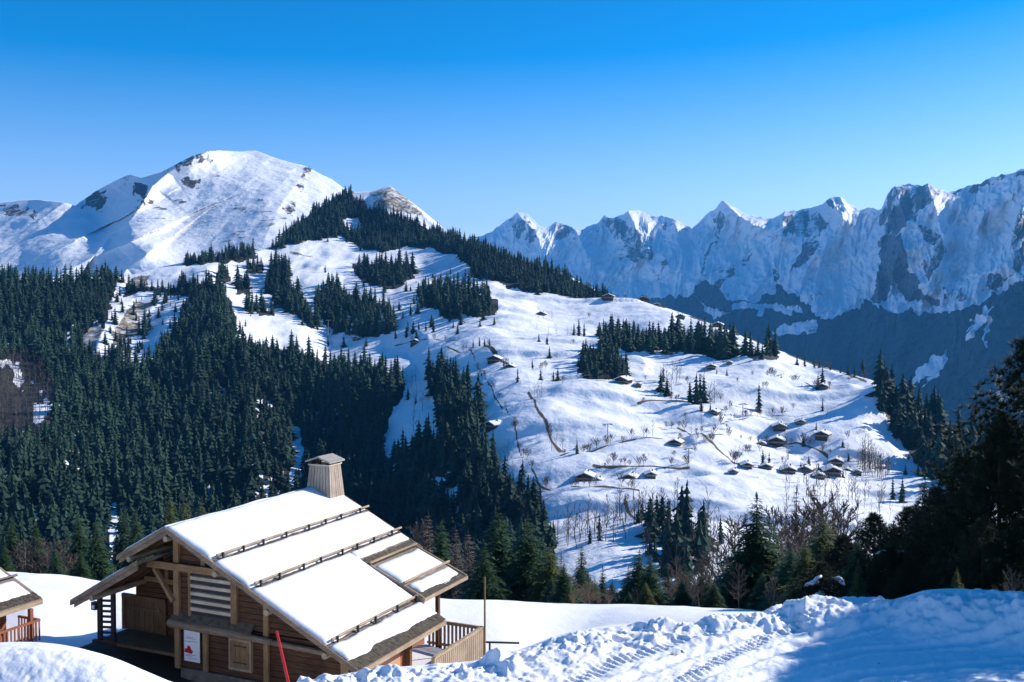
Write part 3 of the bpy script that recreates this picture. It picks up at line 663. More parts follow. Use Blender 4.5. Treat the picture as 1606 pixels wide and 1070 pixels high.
def tmesh(name, tpl, mat, var=.5):
    V, Fc = tpl[0], tpl[1]; n = len(V)//3
    rv = np.repeat(RNG.random(n), 3); a = np.stack([rv*.7+var*.3, rv, rv, np.ones_like(rv)], -1)
    return npmesh(name, V, [Fc], [mat], None, False, {'mask': a})
FAR_T = [conifer_far(s, 9, 8, .15+.02*(s % 3)) for s in range(6)]
BARE_T = [bare_tree(s+50, (8, 4, 2), .25, .8, .012, .006) for s in range(4)]
FAR_ME = [tmesh('spruce_tree', t, M['spruce_far']) for t in FAR_T]
BUSH_T = [bare_tree(s+90, (12, 6, 4), .55, .9, .02, .016) for s in range(3)]
BUSH_ME = [tmesh('bush', t, M['twig']) for t in BUSH_T]
BARE_ME = [tmesh('bare_tree', t, M['twig']) for t in BARE_T]
def merged(name, tpls, rows, mat):
    """rows: (x,y,z,h,wf,tint,template); one object"""
    Vs, As = [], []
    for k, t in enumerate(tpls):
        r = np.array([q[:6] for q in rows if q[6] == k], np.float32)
        if not len(r): continue
        a = RNG.random(len(r))*6.28; c_, s_ = np.cos(a)[:, None], np.sin(a)[:, None]; V = t[0]
        h = r[:, 3:4]; w = h*r[:, 4:5]
        X = (V[None, :, 0]*c_-V[None, :, 1]*s_)*w+r[:, 0:1]; Y = (V[None, :, 0]*s_+V[None, :, 1]*c_)*w+r[:, 1:2]; Z = V[None, :, 2]*h+r[:, 2:3]
        Vs.append(np.stack([X, Y, Z], -1).reshape(-1, 3)); A = np.ones((len(r), len(V), 4), np.float32)
        jit = np.repeat(RNG.random((len(r), len(V)//3)), 3, axis=1)*.3
        A[..., 0] = r[:, 5:6]*.75+jit; As.append(A.reshape(-1, 4))
    V = np.concatenate(Vs); A = np.concatenate(As)
    return link(name, npmesh(name, V, [np.arange(len(V)).reshape(-1, 3)], [mat], None, False, {'mask': A}))

# ------------------------------------------------------------------ hillside woods
def occ(u):
    return np.interp(u, [-50, 105, 115, 200, 258, 490, 550, 725, 752, 800, 860, 900, 1000, 1130, 1200, 1260, 1400, 1500, 1606], [905, 905, 925, 855, 812, 755, 750, 905, 810, 795, 810, 900, 870, 850, 760, 800, 720, 640, 560])
def scatter(polys, gaps, hmean, fx, fy, hv=.25):
    out = []
    xs = [p[0] for q in polys for p in q]; ys = [p[1] for q in polys for p in q]
    v = min(ys)
    while v < max(ys):
        hp = hmean*F/float(np.exp(HILL.f(3.+v*0, v/100.))) if v > 440 else hmean*F/1200.
        us = np.arange(min(xs), max(xs), hp*fx)
        uu = us+RNG.uniform(-.5, .5, len(us))*hp*fx*1.1; vv = v+RNG.uniform(-.5, .5, len(us))*hp*fy*1.1
        k = inany(uu+fbm(uu/9, vv/9, 3, 13)*9, vv+fbm(uu/9, vv/9, 3, 14)*7, polys) & ~inany(uu, vv, gaps) & ~(opening(uu, vv-4) & (hmean > 15)) & (vv > HILL.vsky(uu)+.5)
        out += list(zip(uu[k], vv[k])); v += hp*fy
    return out
rows = []   # u, v, h, kind, zone
def addrows(pts, hm, hv, kind, zone):
    for u, v in pts: rows.append((u, v, hm*RNG.uniform(1-hv, 1+hv), kind, zone))
addrows(scatter(FOREST[:1], GAPS+CLIFF+BARE, 14.5, .26, .33), 15, .42, 0, 'flank')
for i, nm in ((1, 'grove'), (2, 'grove'), (3, 'grove'), (4, 'grove'), (5, 'grove'), (6, 'grove'), (7, 'grove'), (8, 'grove'), (9, 'grove'), (10, 'copse'), (11, 'copse'), (12, 'copse')):
    addrows(scatter([FOREST[i]], GAPS, 14, .25, .30), 15, .4, 0, nm)
addrows(scatter([FOREST[7]], [], 13, .2, .12), 13, .3, 0, 'grove')
addrows(scatter([FOREST[13]], GAPS+[[(588, 304), (614, 298), (646, 322), (654, 342), (625, 338), (594, 326)]], 12.5, .20, .26), 12.5, .3, 0, 'knoll')
addrows(scatter([FOREST[14]], [], 17, .26, .30), 18, .3, 0, 'edge')
addrows(scatter(GAPS[:6]+GAPS[-1:]+CLIFF[:1], [], 14, .75, .75), 11, .4, 0, 'flank')
addrows(scatter([[(520, 450), (760, 430), (780, 520), (640, 560), (480, 545)]], FOREST, 12, 1.2, 1.0), 9, .4, 0, 'grove')
addrows(scatter([[(995, 815), (1030, 830), (1075, 870), (1120, 910), (1120, 955), (1040, 940), (1010, 880)]], [], 13, .42, .36), 14, .45, 0, 'gully')
# lone firs on the open pistes
SOLO = [(1256, 744, 14, 1.2), (1270, 740, 16, 1.1), (1284, 742, 13, 1.3), (1262, 757, 12, 1.3), (1300, 756, 12, 1.2), (1322, 750, 14, 1.1), (1036, 628, 32, 1.2), (1046, 631, 28, 1.3), (1040, 614, 24, 1.2), (1100, 656, 16, 1.4), (1114, 657, 13, 1.4), (1322, 692, 12, 1.3), (1331, 702, 13, 1.2), (1280, 678, 12, 1.2),
 (1190, 643, 46, .8), (1250, 576, 17, 1), (1262, 578, 18, 1), (1277, 581, 16, 1), (1285, 584, 14, 1), (1302, 588, 13, 1), (1318, 588, 12, 1), (1330, 590, 16, 1), (1340, 592, 17, 1), (1353, 586, 24, 1), (1372, 602, 14, 1), (905, 722, 24, 1), (1196, 744, 28, .8), (1206, 742, 24, .8),
 (1092, 642, 50, 1.1), (1104, 634, 44, 1.2), (1082, 636, 34, 1.3), (1098, 628, 36, 1.2), (835, 585, 16, 1), (848, 600, 20, 1), (858, 552, 16, 1), (862, 562, 18, 1), (845, 548, 14, 1), (875, 598, 22, 1.1), (868, 606, 18, 1), (812, 612, 22, 1), (760, 562, 14, 1), (742, 562, 14, 1), (752, 560, 16, 1), (768, 561, 13, 1), (776, 566, 10, 1), (790, 578, 14, 1),
 (900, 528, 24, 1), (908, 532, 28, 1), (916, 534, 22, 1), (340, 436, 12, 1), (640, 634, 20, 1), (652, 640, 14, 1), (668, 525, 16, 1), (680, 529, 22, 1), (648, 528, 20, 1.3), (640, 524, 16, 1.2), (644, 500, 20, 1), (655, 498, 22, 1), (510, 428, 14, 1), (385, 515, 12, 1), (1124, 592, 10, 1), (1140, 590, 12, 1), (1290, 612, 30, 1.3), (1283, 618, 24, 1.2), (1290, 642, 22, .8), (1225, 600, 12, 1), (1260, 694, 20, 1), (1268, 735, 16, 1), (1292, 712, 12, 1), (1180, 560, 14, 1), (1208, 563, 20, 1), (1420, 738, 22, 1), (1440, 742, 34, .8), (1450, 748, 26, 1), (1462, 752, 30, 1), (1400, 782, 36, 1), (1415, 790, 40, 1),
 (940, 865, 46, .7), (925, 870, 30, .7), (868, 830, 30, .8), (1030, 850, 50, .8), (1040, 862, 44, .9), (1060, 880, 50, .9), (1022, 835, 34, .9), (1050, 850, 36, .8), (1095, 870, 40, .8), (870, 870, 34, 1), (1130, 890, 44, 1)]
# woods: bare broadleaves
brow = []
for u, v in scatter(BARE, [], 13, .26, .26): brow.append((u, v, 13*RNG.uniform(.7, 1.3), 'flank'))
for u, v in scatter([[(868, 835), (960, 815), (1000, 808), (1010, 860), (930, 880), (870, 880)]], [], 12, .42, .35): brow.append((u, v, 13*RNG.uniform(.7, 1.2), 'gully'))
for u, v in scatter([[(985, 795), (1010, 800), (1080, 850), (1170, 900), (1170, 960), (1020, 960), (1000, 860)]], [], 14, .36, .36): brow.append((u, v, 14*RNG.uniform(.7, 1.3), 'gully'))
for u, v in scatter([[(1338, 704), (1358, 700), (1402, 744), (1386, 754), (1352, 728)]], [], 10, .20, .20): brow.append((u, v, 12*RNG.uniform(.8, 1.2), 'hedge'))
for u, v in scatter([[(640, 610), (700, 590), (745, 620), (755, 700), (640, 720)]], [], 14, .8, .6): brow.append((u, v, 14*RNG.uniform(.7, 1.2), 'flank'))
for u, v in scatter([[(700, 700), (760, 690), (850, 790), (860, 840), (720, 830)]], [], 12, .5, .5): brow.append((u, v, 12*RNG.uniform(.7, 1.2), 'flank'))
for u, v in scatter([[(400, 560), (600, 590), (590, 740), (60, 760), (100, 640)]], [], 14, 1.5, 1.2): brow.append((u, v, 14*RNG.uniform(.7, 1.2), 'flank'))
for u, v in scatter([[(1235, 770), (1330, 755), (1400, 800), (1400, 900), (1225, 920)]], [], 12, .5, .5): brow.append((u, v, 11*RNG.uniform(.7, 1.3), 'village'))
for u, v in [(872, 700), (865, 706), (882, 708), (846, 655), (850, 640), (842, 650), (1040, 612), (1046, 618), (1036, 622), (1054, 606), (1060, 616), (1066, 608), (1044, 632), (1054, 630), (845, 505), (852, 500), (865, 498), (842, 512), (1100, 675), (1084, 690), (1092, 684), (1010, 702), (1024, 698), (1154, 725), (1160, 730),
             (860, 535), (872, 528), (890, 520), (884, 600), (866, 615), (845, 625), (1115, 650), (1120, 640), (830, 630), (838, 636), (1296, 655), (1220, 676), (1330, 700)]:
    brow.append((u, v, RNG.uniform(11, 17) if 1030 < u < 1130 and v < 660 else RNG.uniform(6, 11), 'piste'))
for line, w in DIRT:
    L = sum(math.dist(a, b) for a, b in zip(line[:-1], line[1:]))
    for k in range(int(L/13)):
        i_ = random.randrange(len(line)-1); t_ = random.random(); a, b = line[i_], line[i_+1]
        brow.append((a[0]+(b[0]-a[0])*t_+random.uniform(-3, 3), a[1]+(b[1]-a[1])*t_+random.uniform(-2, 2), random.uniform(2.5, 6.5), 'track'))
for k in range(70): brow.append((random.uniform(1040, 1360), random.uniform(585, 745), random.uniform(2, 5), 'hamlet'))
for k in range(26): brow.append((random.uniform(820, 960), random.uniform(490, 640), random.uniform(2, 6), 'upper'))
brow = [b for b in brow if b[3] not in ('piste', 'track', 'hamlet', 'upper') or b[1] > float(HILL.vsky(b[0]))+2]
R_ = [(u, v, h*float(HILL.depth(np.array(u*1.), np.array(v*1.)))/F if h > 0 else 0, w) for u, v, h, w in SOLO]
UV = np.array([(r[0], r[1]) for r in rows]); P3 = HILL.pos(UV[:, 0], UV[:, 1])
sp = []
for r, p in zip(rows, P3):
    px = r[2]*F/p[1]; cl_ = float(vn(p[0]/45., p[1]/60., 5)); hh = r[2]*(.72+.55*cl_)*random.choice((1, 1, 1, .6, 1.15))
    sp.append([px*hh/r[2], r[0], r[1], p, hh, random.uniform(.95, 1.75)*(1.25-.25*cl_), r[4], min(1, max(0, float(vn(p[0]/70., p[1]/90., 6))*1.1-.15+random.uniform(-.25, .35)))])
US = np.array([(r[0], r[1]) for r in R_]); PS = HILL.pos(US[:, 0], US[:, 1])
ZL = {'flank': ('dark spruce standing among its like on the dense wooded slope behind the big chalet', 'spruces of the dense wooded slope behind the chalet'),
      'grove': ('dark spruce in the groves on the upper snow slope below the wooded knoll', 'spruces in the groves on the upper slope'),
      'copse': ('dark spruce in the long copse crossing the sunny ski slope', 'spruces of the long copse on the ski slope'),
      'knoll': ('small dark spruce covering the wooded knoll', 'spruces on the knoll'),
      'edge': ('dark spruce in the wood along the right edge of the snowy slope', 'spruces along the right edge of the ski slope'),
      'gully': ('dark spruce among the bare trunks in the gully below the ski run', 'spruces in the gully below the ski run'),
      'solo': ('lone dark fir dotted on the open snow of the sunlit ski slope', 'lone firs on the open ski slope')}
vis = [s_ for s_ in sp if -10 < s_[1] < 1616 and s_[2]-s_[0] < occ(s_[1])-4]
vis.sort(key=lambda s_: -s_[0]); chosen = set(id(s_) for s_ in vis[:200])
nth = 0
ORD = ['first', 'second', 'third', 'fourth', 'fifth', 'sixth', 'seventh', 'eighth', 'ninth', 'tenth', 'eleventh', 'twelfth']
CLUST = [('in the row along the top right skyline', (1240, 570, 1380, 603)), ('by the farm at the top right of the slope', (1275, 604, 1300, 650)), ('behind the lowest row of hamlet chalets', (1190, 725, 1215, 750)), ('among the right hand hamlet chalets', (1255, 670, 1335, 736)), ('around the large gabled chalet of the lowest hamlet row', (1250, 738, 1330, 760)), ('in the mixed clump right of the broad dark chalet', (1030, 600, 1056, 635)), ('just below the clump right of the middle chalet', (1095, 650, 1120, 660)),
 ('in the clump right of the middle chalet', (1080, 620, 1110, 645)), ('standing by the ski run bend', (900, 715, 910, 725)), ('at the lower right corner of the slope', (1395, 735, 1470, 795)), ('in the row at the head of the ski run', (735, 555, 795, 585)), ('in the small group left of the long copse', (895, 520, 920, 540)),
 ('on the snow left of the rounded copse', (805, 540, 885, 615)), ('on the snow tongue cut into the dense wood', (635, 630, 656, 645)), ('along the edge above the wooded gully', (635, 495, 690, 530)), ('under the long copse beside the two huts', (1120, 585, 1145, 595)), ('at the right end of the long copse', (1170, 555, 1210, 566)), ('on the snow between the upper groves', (500, 420, 520, 430)), ('on the snow left of the upper groves', (330, 430, 390, 520)), ('on the road below the long copse', (1220, 595, 1230, 605))]
def solo_label(u, v, h):
    if h > 40 and u > 1150 and u < 1250: return 'tall slender dark fir standing alone in the middle of the sunny snow slope'
    return None
for s_ in sp:
    if id(s_) in chosen:
        o = link('spruce_tree', random.choice(FAR_ME), None, tuple(s_[3]-np.array([0, 0, .4])), random.random()*6.3, (s_[4]*s_[5], s_[4]*s_[5], s_[4]))
        zl = list(ZL[s_[6]])
        if s_[6] == 'flank':
            u_ = s_[1]; zl = [('dark spruce in the dense wood left of the big chalet roof', 'spruces left of the chalet roof') if u_ < 230 else ('dark spruce in the dense wood just above the front half of the big roof', 'spruces above the front half of the roof') if u_ < 400 else
              ('dark spruce in the dense wood beside the roof chimney of the big chalet', 'spruces around the chimney') if u_ < 600 else ('dark spruce in the wood between the roof chimney and the groomed ski run', 'spruces between chimney and ski run')][0]
        tag(o, zl[0], 'tree', zl[1])
rest = [(*(s_[3]-np.array([0, 0, .4])), s_[4], s_[5], s_[7], random.randrange(6)) for s_ in sp if id(s_) not in chosen]
fo = merged('spruce_forest', FAR_T, rest, M['spruce_far']); tag(fo, 'dark spruce forest covering the valley slopes and the knoll', 'forest', None, 'stuff')
for (u, v, h, w), (_, _, hp, _), p in zip(R_, SOLO, PS):
    o = link('fir_tree', random.choice(FAR_ME), None, tuple(p-np.array([0, 0, .3])), random.random()*6.3, (h*w*1.15, h*w*1.15, h))
    lb = solo_label(u, v, hp)
    cl = next(((n_, pts) for n_, (a0, b0, a1, b1) in CLUST if a0 <= u <= a1 and b0 <= v <= b1 for pts in [sorted(q[0] for q in SOLO if a0 <= q[0] <= a1 and b0 <= q[1] <= b1 and not (1150 < q[0] < 1250 and q[2] > 40))]), None)
    if lb: tag(o, lb, 'tree')
    elif cl and len(cl[1]) == 1: tag(o, 'lone dark fir '+cl[0], 'tree', ZL['solo'][1])
    elif cl: tag(o, ORD[cl[1].index(u)]+' dark fir from the left '+cl[0], 'tree', ZL['solo'][1])
    elif v > 780: tag(o, 'dark spruce among the bare trunks in the gully below the ski run', 'tree', 'spruces in the gully below the ski run')
    else: tag(o, ZL['solo'][0], 'tree', ZL['solo'][1])
bs = []
UB = np.array([(b[0], b[1]) for b in brow]); PB = HILL.pos(UB[:, 0], UB[:, 1])
BL = {'flank': ('grey leafless tree among the spruces of the steep wooded slope', 'bare trees on the wooded slope'),
      'gully': ('grey leafless tree in the gully at the foot of the ski run', 'bare trees in the gully'),
      'hedge': ('leafless tree of the diagonal tree row beside the shaded snow', 'bare trees of the diagonal row'),
      'village': ('brownish leafless tree in front of the hamlet at the lower right of the slope', 'bare trees before the hamlet'),
      'track': ('small leafless bush along the brown tracks and ditches of the ski slope', 'bushes along the tracks'), 'hamlet': ('low leafless bush scattered on the snow around the hamlet chalets', 'bushes around the hamlet'), 'upper': ('low leafless bush scattered on the snow left of the long copse', 'bushes left of the long copse'),
      'piste': ('small leafless tree or bush dotted on the open ski slope', 'bare trees dotted on the ski slope')}
order = sorted(range(len(brow)), key=lambda i: -(brow[i][2]*F/PB[i][1]+(60 if brow[i][3] in ('piste', 'hedge', 'track', 'hamlet', 'upper') else 0)-(999 if brow[i][1]-brow[i][2]*F/PB[i][1] > occ(brow[i][0]) else 0)))
ch = set(order[:280]); rest = []
for i, (b, p) in enumerate(zip(brow, PB)):
    w = random.uniform(.8, 1.2)
    if i in ch:
        bu = b[3] in ('track', 'hamlet', 'upper')
        o = link('bush' if bu else 'bare_tree', random.choice(BUSH_ME if bu else BARE_ME), None, tuple(p-np.array([0, 0, .3])), random.random()*6.3, (b[2]*w, b[2]*w, b[2])); tag(o, BL[b[3]][0], 'bush' if bu else 'tree', BL[b[3]][1])
    else: rest.append((*(p-np.array([0, 0, .3])), b[2], w, random.random(), random.randrange(4)))
if rest: tag(merged('bare_woodland', BARE_T, rest, M['twig']), 'grey leafless woodland on the slopes and in the gully', 'woodland', None, 'stuff')

# ------------------------------------------------------------------ far chalets of the hamlet, pylons
def far_chalet(u, v, wpx, label, rz, red=False, tall=1.):
    p = HILL.pos(np.array(u*1.), np.array(v*1.)); w = .85*wpx*p[1]/F; L = w*1.15; hw = w*.30*tall; hr = w*.5*.42
    e = empty('mountain_chalet', tuple(p-np.array([0, 0, w*.10])), rz); tag(e, label, 'chalet', 'chalets scattered on the ski slope')
    MB().box(-w*.42, w*.42, -L*.42, L*.42, -2.5, hw*.45).build('stone_base', M['basedark'], e)
    wl = MB(); wl.prism([(-w*.42, hw*.45), (w*.42, hw*.45), (w*.42, hw), (0, hw+w*.42*.42), (-w*.42, hw)], -L*.421, L*.421); wl.build('wall', M['redwood'] if red else M['deep'], e)
    t = .25; a = .42
    rf = MB()
    for s_ in (-1, 1): rf.prism([(0, hw+hr+.05), (s_*w*.56, hw+hr+.05-w*.56*a), (s_*w*.56, hw+hr+.05-w*.56*a-t), (0, hw+hr+.05-t)][::s_], -L*.55, L*.55)
    r_ = rf.build('roof', M['shingle'], e)
    sn = MB()
    for s_ in (-1, 1): sn.prism([(s_*.05, hw+hr+.5), (s_*w*.53, hw+hr+.5-w*.53*a), (s_*w*.53, hw+hr+.06-w*.53*a), (s_*.05, hw+hr+.06)][::s_], -L*.53, L*.53)
    sn.build('roof_snow', M['roofsnow'], e)
    MB().box(w*.10, w*.10+.7, L*.1, L*.1+.7, hw+hr*.4, hw+hr+.8).build('chimney', M['stone'], e)
    for k in range(3):
        x = (-.25+.25*k)*w
        MB().box(x-.5, x+.5, -L*.425-.03, -L*.42, hw*.62, hw*.62+1.3).build('window', M['dark'], e)
    MB().box(-w*.44, w*.44, -L*.50, -L*.423, hw*.50, hw*.50+.9).build('balcony', M['grey'], e)
FC = [(1150, 768, 18, 'low hut just under the left end of the lowest hamlet row', .3), (1330, 722, 20, 'chalet right of the diagonal row of bare trees', .5), (1255, 664, 18, 'small chalet right of the red brown one', .2), (1196, 690, 16, 'hut left of the dark chalet below the red brown one', .4), (1120, 658, 18, 'dark hut below the clump right of the middle chalet', .5), (938, 758, 20, 'small dark hut right behind the wide low chalet', .2), (1000, 628, 14, 'small shed right of the broad dark chalet below the copse', .1), (1345, 736, 16, 'small hut at the foot of the diagonal tree row', .3), (1284, 758, 22, 'chalet in front of the large gabled one', .2), (1068, 502, 16, 'hut on the skyline right of the long chalet', .3),
 (978, 626, 28, 'broad dark chalet with snowy roof high up, beside the road below the copse', .5), (1060, 708, 24, 'dark chalet alone in the middle of the slope at the end of a track', .4),
 (918, 750, 34, 'wide low chalet nearest the groomed ski run', .2), (988, 760, 28, 'dark chalet next to the ski run, left one of a close pair', .3), (1020, 758, 22, 'small chalet at the right end of the ski run pair', .1),
 (775, 690, 26, 'chalet at the left edge of the ski run beside the dark wood', .7), (1222, 672, 26, 'red brown chalet in the upper row of the hamlet', .2), (1218, 686, 30, 'dark chalet just below the red brown one', .3),
 (1290, 684, 26, 'dark chalet on the hamlet right side beside the shaded snow', .5), (1312, 704, 26, 'chalet above the diagonal row of bare trees', .4), (1170, 750, 22, 'small round looking dark chalet left end of the lowest hamlet row', .1),
 (1202, 748, 22, 'chalet under the two slim firs in the lowest hamlet row', .3), (1236, 752, 28, 'low chalet in the middle of the lowest hamlet row', .2), (1266, 746, 24, 'dark chalet behind the bare trees of the lowest hamlet row', .6),
 (1304, 746, 34, 'large gabled chalet at the right end of the lowest hamlet row', .15), (1290, 616, 22, 'chalet half hidden by a fir near the top right of the slope', .4), (1116, 578, 18, 'chalet just below the right end of the copse', .3), (1144, 574, 12, 'tiny hut right of the chalet below the copse', .3),
 (776, 570, 26, 'dark building amid fir row at the head of the ski run', .2), (800, 578, 20, 'low building at the head of the ski run beside the fir row', .2), (955, 482, 20, 'chalet on the skyline at the foot of the wooded knoll', .2), (1008, 478, 26, 'long chalet on the skyline right of the knoll', .1), (1030, 486, 14, 'small hut on the skyline next to the long chalet', .1),
 (1126, 512, 20, 'dark chalet on the descending skyline ridge', .3), (652, 545, 18, 'small hut at the curve above the wooded gully', .2), (880, 448, 0, '', 0), (830, 450, 8, 'tiny hut at the edge of the knoll wood on the upper piste', .2), (850, 491, 16, 'hut among bare bushes in the middle of the upper piste', .3), (1082, 660, 0, '', 0),
 (560, 536, 14, 'hut with red wall at the upper edge of the dense wood', .2)]
for i, q in enumerate(FC):
    if q[2]: far_chalet(*q[:4], -q[4], red=(i in (16, 39)))
for u, v, hp, lb in [(515, 533, 30, 'pale lift pylon between the groves of the upper slope'), (953, 700, 24, 'lift pylon standing in the middle of the sunny snow field'), (1080, 745, 24, 'lift pylon on the snow near the lower track'), (1165, 655, 18, 'lift pylon right of the fir shadow'), (1218, 688, 0, ''), (716, 455, 14, 'lift pylon against the knoll wood on the upper piste'), (752, 600, 18, 'lift pylon beside the head of the ski run'), (1236, 725, 22, 'lift pylon above the lowest row of the hamlet')]:
    if not hp: continue
    p = HILL.pos(np.array(u*1.), np.array(v*1.)); h = hp*p[1]/F
    e = empty('lift_pylon', tuple(p), .5); tag(e, lb, 'pylon', 'lift pylons on the slope')
    MB().tube([(0, 0, -1), (0, 0, h)], [.32, .2], 8).build('mast', M['galv'], e)
    MB().box(-2.4, 2.4, -.15, .15, h-.4, h).build('crossarm', M['galv'], e)
    for s_ in (-1, 1): MB().box(s_*2.2-.12, s_*2.2+.12, -1.4, 1.4, h-.75, h-.45).build('sheave', M['metal'], e)

# ------------------------------------------------------------------ the big chalet
BZ = -6.6   # chalet frame: x along the gable, y along the ridge, z from the ridge top
RZ = -TH
ch_ = empty('timber_chalet', tuple(c2w(0, 0, BZ)), RZ)
tag(ch_, 'large old timber chalet with a snow covered stepped roof and wooden chimney in the foreground', 'chalet')
def put(mb, name, mat, parent=ch_, bevel=0., smooth=False):
    o = mb.build(name, mat, parent, bevel, smooth)
    if parent is ch_ or parent in TOPS: o.location = (0, 0, -BZ)
    return o
TOPS = [ch_]
def put_each(mb, name, mat):
    for o in mb.pieces(name, mat, ch_): o.location = (0, 0, -BZ)
S = .488
def slope_board(mb, x0, x1, y0, y1, top, th, sl=S, z0=0.):   # slab following z = z0 - sl*|x|
    a, b = z0-sl*abs(x0)+top, z0-sl*abs(x1)+top
    pl = [(x0, a), (x1, b), (x1, b-th), (x0, a-th)]
    mb.prism(pl if x1 > x0 else pl[::-1], y0, y1)
def snow_slab(x0, x1, y0, y1, top, th, sl=S, z0=0., seed=0, wob=.05, nx=0, ny=0):
    nx = nx or max(6, int(abs(x1-x0)/.12)); ny = ny or max(8, int((y1-y0)/.15))
    a = np.linspace(0, 1, nx); b = np.linspace(0, 1, ny); A, B = np.meshgrid(a, b)
    e0 = fbm(B*(y1-y0)*1.3, B*0+seed, 3, seed)*wob; e1 = fbm(B*(y1-y0)*1.3, B*0+seed+9, 3, seed+1)*wob*1.4
    f0 = fbm(A*abs(x1-x0)*1.3, A*0+seed+3, 3, seed+2)*wob; f1 = fbm(A*abs(x1-x0)*1.3, A*0+seed+6, 3, seed+3)*wob
    sg = 1 if x1 > x0 else -1
    X = x0+(x1-x0)*A+sg*(e0*(1-A)+e1*A); Yy = y0+(y1-y0)*B+f0*(1-B)+f1*B
    ed = np.minimum(np.minimum(A, 1-A)*abs(x1-x0), np.minimum(B, 1-B)*(y1-y0))
    r = np.sqrt(np.clip(ed/.10, 0, 1)*(2-np.clip(ed/.10, 0, 1)))
    Z = z0-sl*np.abs(X)+top-th*(1-r)+(fbm(X/1.6, Yy/1.6, 4, 60+seed)*.045-.03)*r
    V = [np.stack([X, Yy, Z], -1).reshape(-1, 3)]; idx = np.arange(nx*ny).reshape(ny, nx)
    f = np.stack([idx[:-1, :-1], idx[:-1, 1:], idx[1:, 1:], idx[1:, :-1]], -1).reshape(-1, 4)
    if sg < 0: f = f[:, ::-1]
    # underside skirt
    per = np.concatenate([idx[0, :], idx[1:, -1], idx[-1, -2::-1], idx[-2:0:-1, 0]]); Vp = V[0][per].copy(); Vp[:, 2] -= .03
    V.append(Vp); n = len(per); k = np.arange(n); g = nx*ny
    f2 = np.stack([per, g+k, g+(k+1) % n, per[(k+1) % n]], -1)
    if sg < 0: f2 = f2[:, ::-1]
    return np.concatenate(V), np.concatenate([f, f2])
def snow_part(name, slabs, parent, mat=None):
    Vs, Fs, b = [], [], 0
    for V, f in slabs: Vs.append(V); Fs.append(f+b); b += len(V)
    o = link(name, npmesh(name, np.concatenate(Vs), [np.concatenate(Fs)], [mat or M['roofsnow']], None, True), parent)
    if parent in TOPS: o.location = (0, 0, -BZ)
    return o
# roof decks
XE, YB, XN, YN = 8.04, 9.95, 4.85, 6.02
rf = MB()
slope_board(rf, .0, XE-.02, .03, YN, -.13, .10); slope_board(rf, .0, XN, YN+.003, YB-.03, -.131, .10)
slope_board(rf, .0, -2.22, .03, YB-.03, -.13, .10, .54); slope_board(rf, -1.35, -4.55, .03, YB-.03, -.13, .10, .55, -.62)
roof = put(rf, 'roof', M['grey'])
# shingle courses: overlapping short boards
sh = MB()
def shingles(x0, x1, y0, y1, top, sl=S, z0=0., row=.17):
    sg = 1 if x1 > x0 else -1; n = max(1, int(abs(x1-x0)/row)+1)
    for i in range(n):
        a = x0+sg*i*row; b = min(abs(a)+row*1.45, abs(x1))*sg
        y = y0+random.uniform(0, .05)
        while y < y1-.03:
            w = min(random.uniform(.11, .22), y1-y); t = top-.02+random.uniform(0, .012)
            za, zb = z0-sl*abs(a)+t-.035, z0-sl*abs(b)+t+random.uniform(-.004, .012)
            sh.hexa([(a, y, za-.02), (b, y, zb-.022), (b, y+w-.012, zb-.022), (a, y+w-.012, za-.02), (a, y, za), (b, y, zb), (b, y+w-.012, zb), (a, y+w-.012, za)] if sg > 0 else
                    [(a, y, za-.02), (a, y+w-.012, za-.02), (b, y+w-.012, zb-.022), (b, y, zb-.022), (a, y, za), (a, y+w-.012, za), (b, y+w-.012, zb), (b, y, zb)])
            y += w
shingles(7.35, XE+.04, .02, YN, -.085); shingles(4.25, XN+.02, YN, YB-.02, -.085); shingles(1.9, 2.3, .1, YB-.05, -.10); shingles(3.5, 3.9, .1, YB-.05, -.10); shingles(6.6, 7.0, .1, YN, -.10)
shingles(-1.9, -2.26, .05, YB-.05, -.085, .54); shingles(-4.2, -4.6, .05, YB-.05, -.085, .55, -.62)
shg = put(sh, 'roof_shingles', M['shingle'])
snow_part('roof_snow', [snow_slab(.02, 2.02, .07, YB-.05, .02, .11, seed=1), snow_slab(2.15, 3.66, .07, YB-.05, .02, .11, seed=2), snow_slab(3.79, 6.79, .07, YN-.02, .02, .11, seed=3), snow_slab(3.83, 4.22, YN-.1, YB-.05, .02, .11, seed=4),
 snow_slab(6.93, 7.68, .12, YN-.06, .02, .11, seed=5, wob=.09), snow_slab(-.02, -2.12, .07, YB-.05, .02, .12, .54, seed=6), snow_slab(-2.05, -4.30, .07, YB-.05, .02, .14, .55, -.62, seed=7)], ch_)
# snow guard logs
for gx, y1 in ((2.08, YB+.15), (3.72, YB+.15), (6.86, YN+.05)):
    g_ = MB(); z = -S*gx; g_.tube([(gx, .3, z+.045), (gx, y1*.5, z+.055), (gx, y1, z+.045)], .046, 8)
    go = put(g_, 'snow_guard', M['goldy'])
    b_ = MB(); y = .55
    while y < y1-.2:
        b_.box(gx+.045, gx+.10, y-.03, y+.03, z-.14, z+.10); b_.box(gx-.10, gx+.05, y-.02, y+.02, z-.03, z-.01); y += random.uniform(1.0, 1.5)
    b_.pieces('bracket', M['metal'], go)
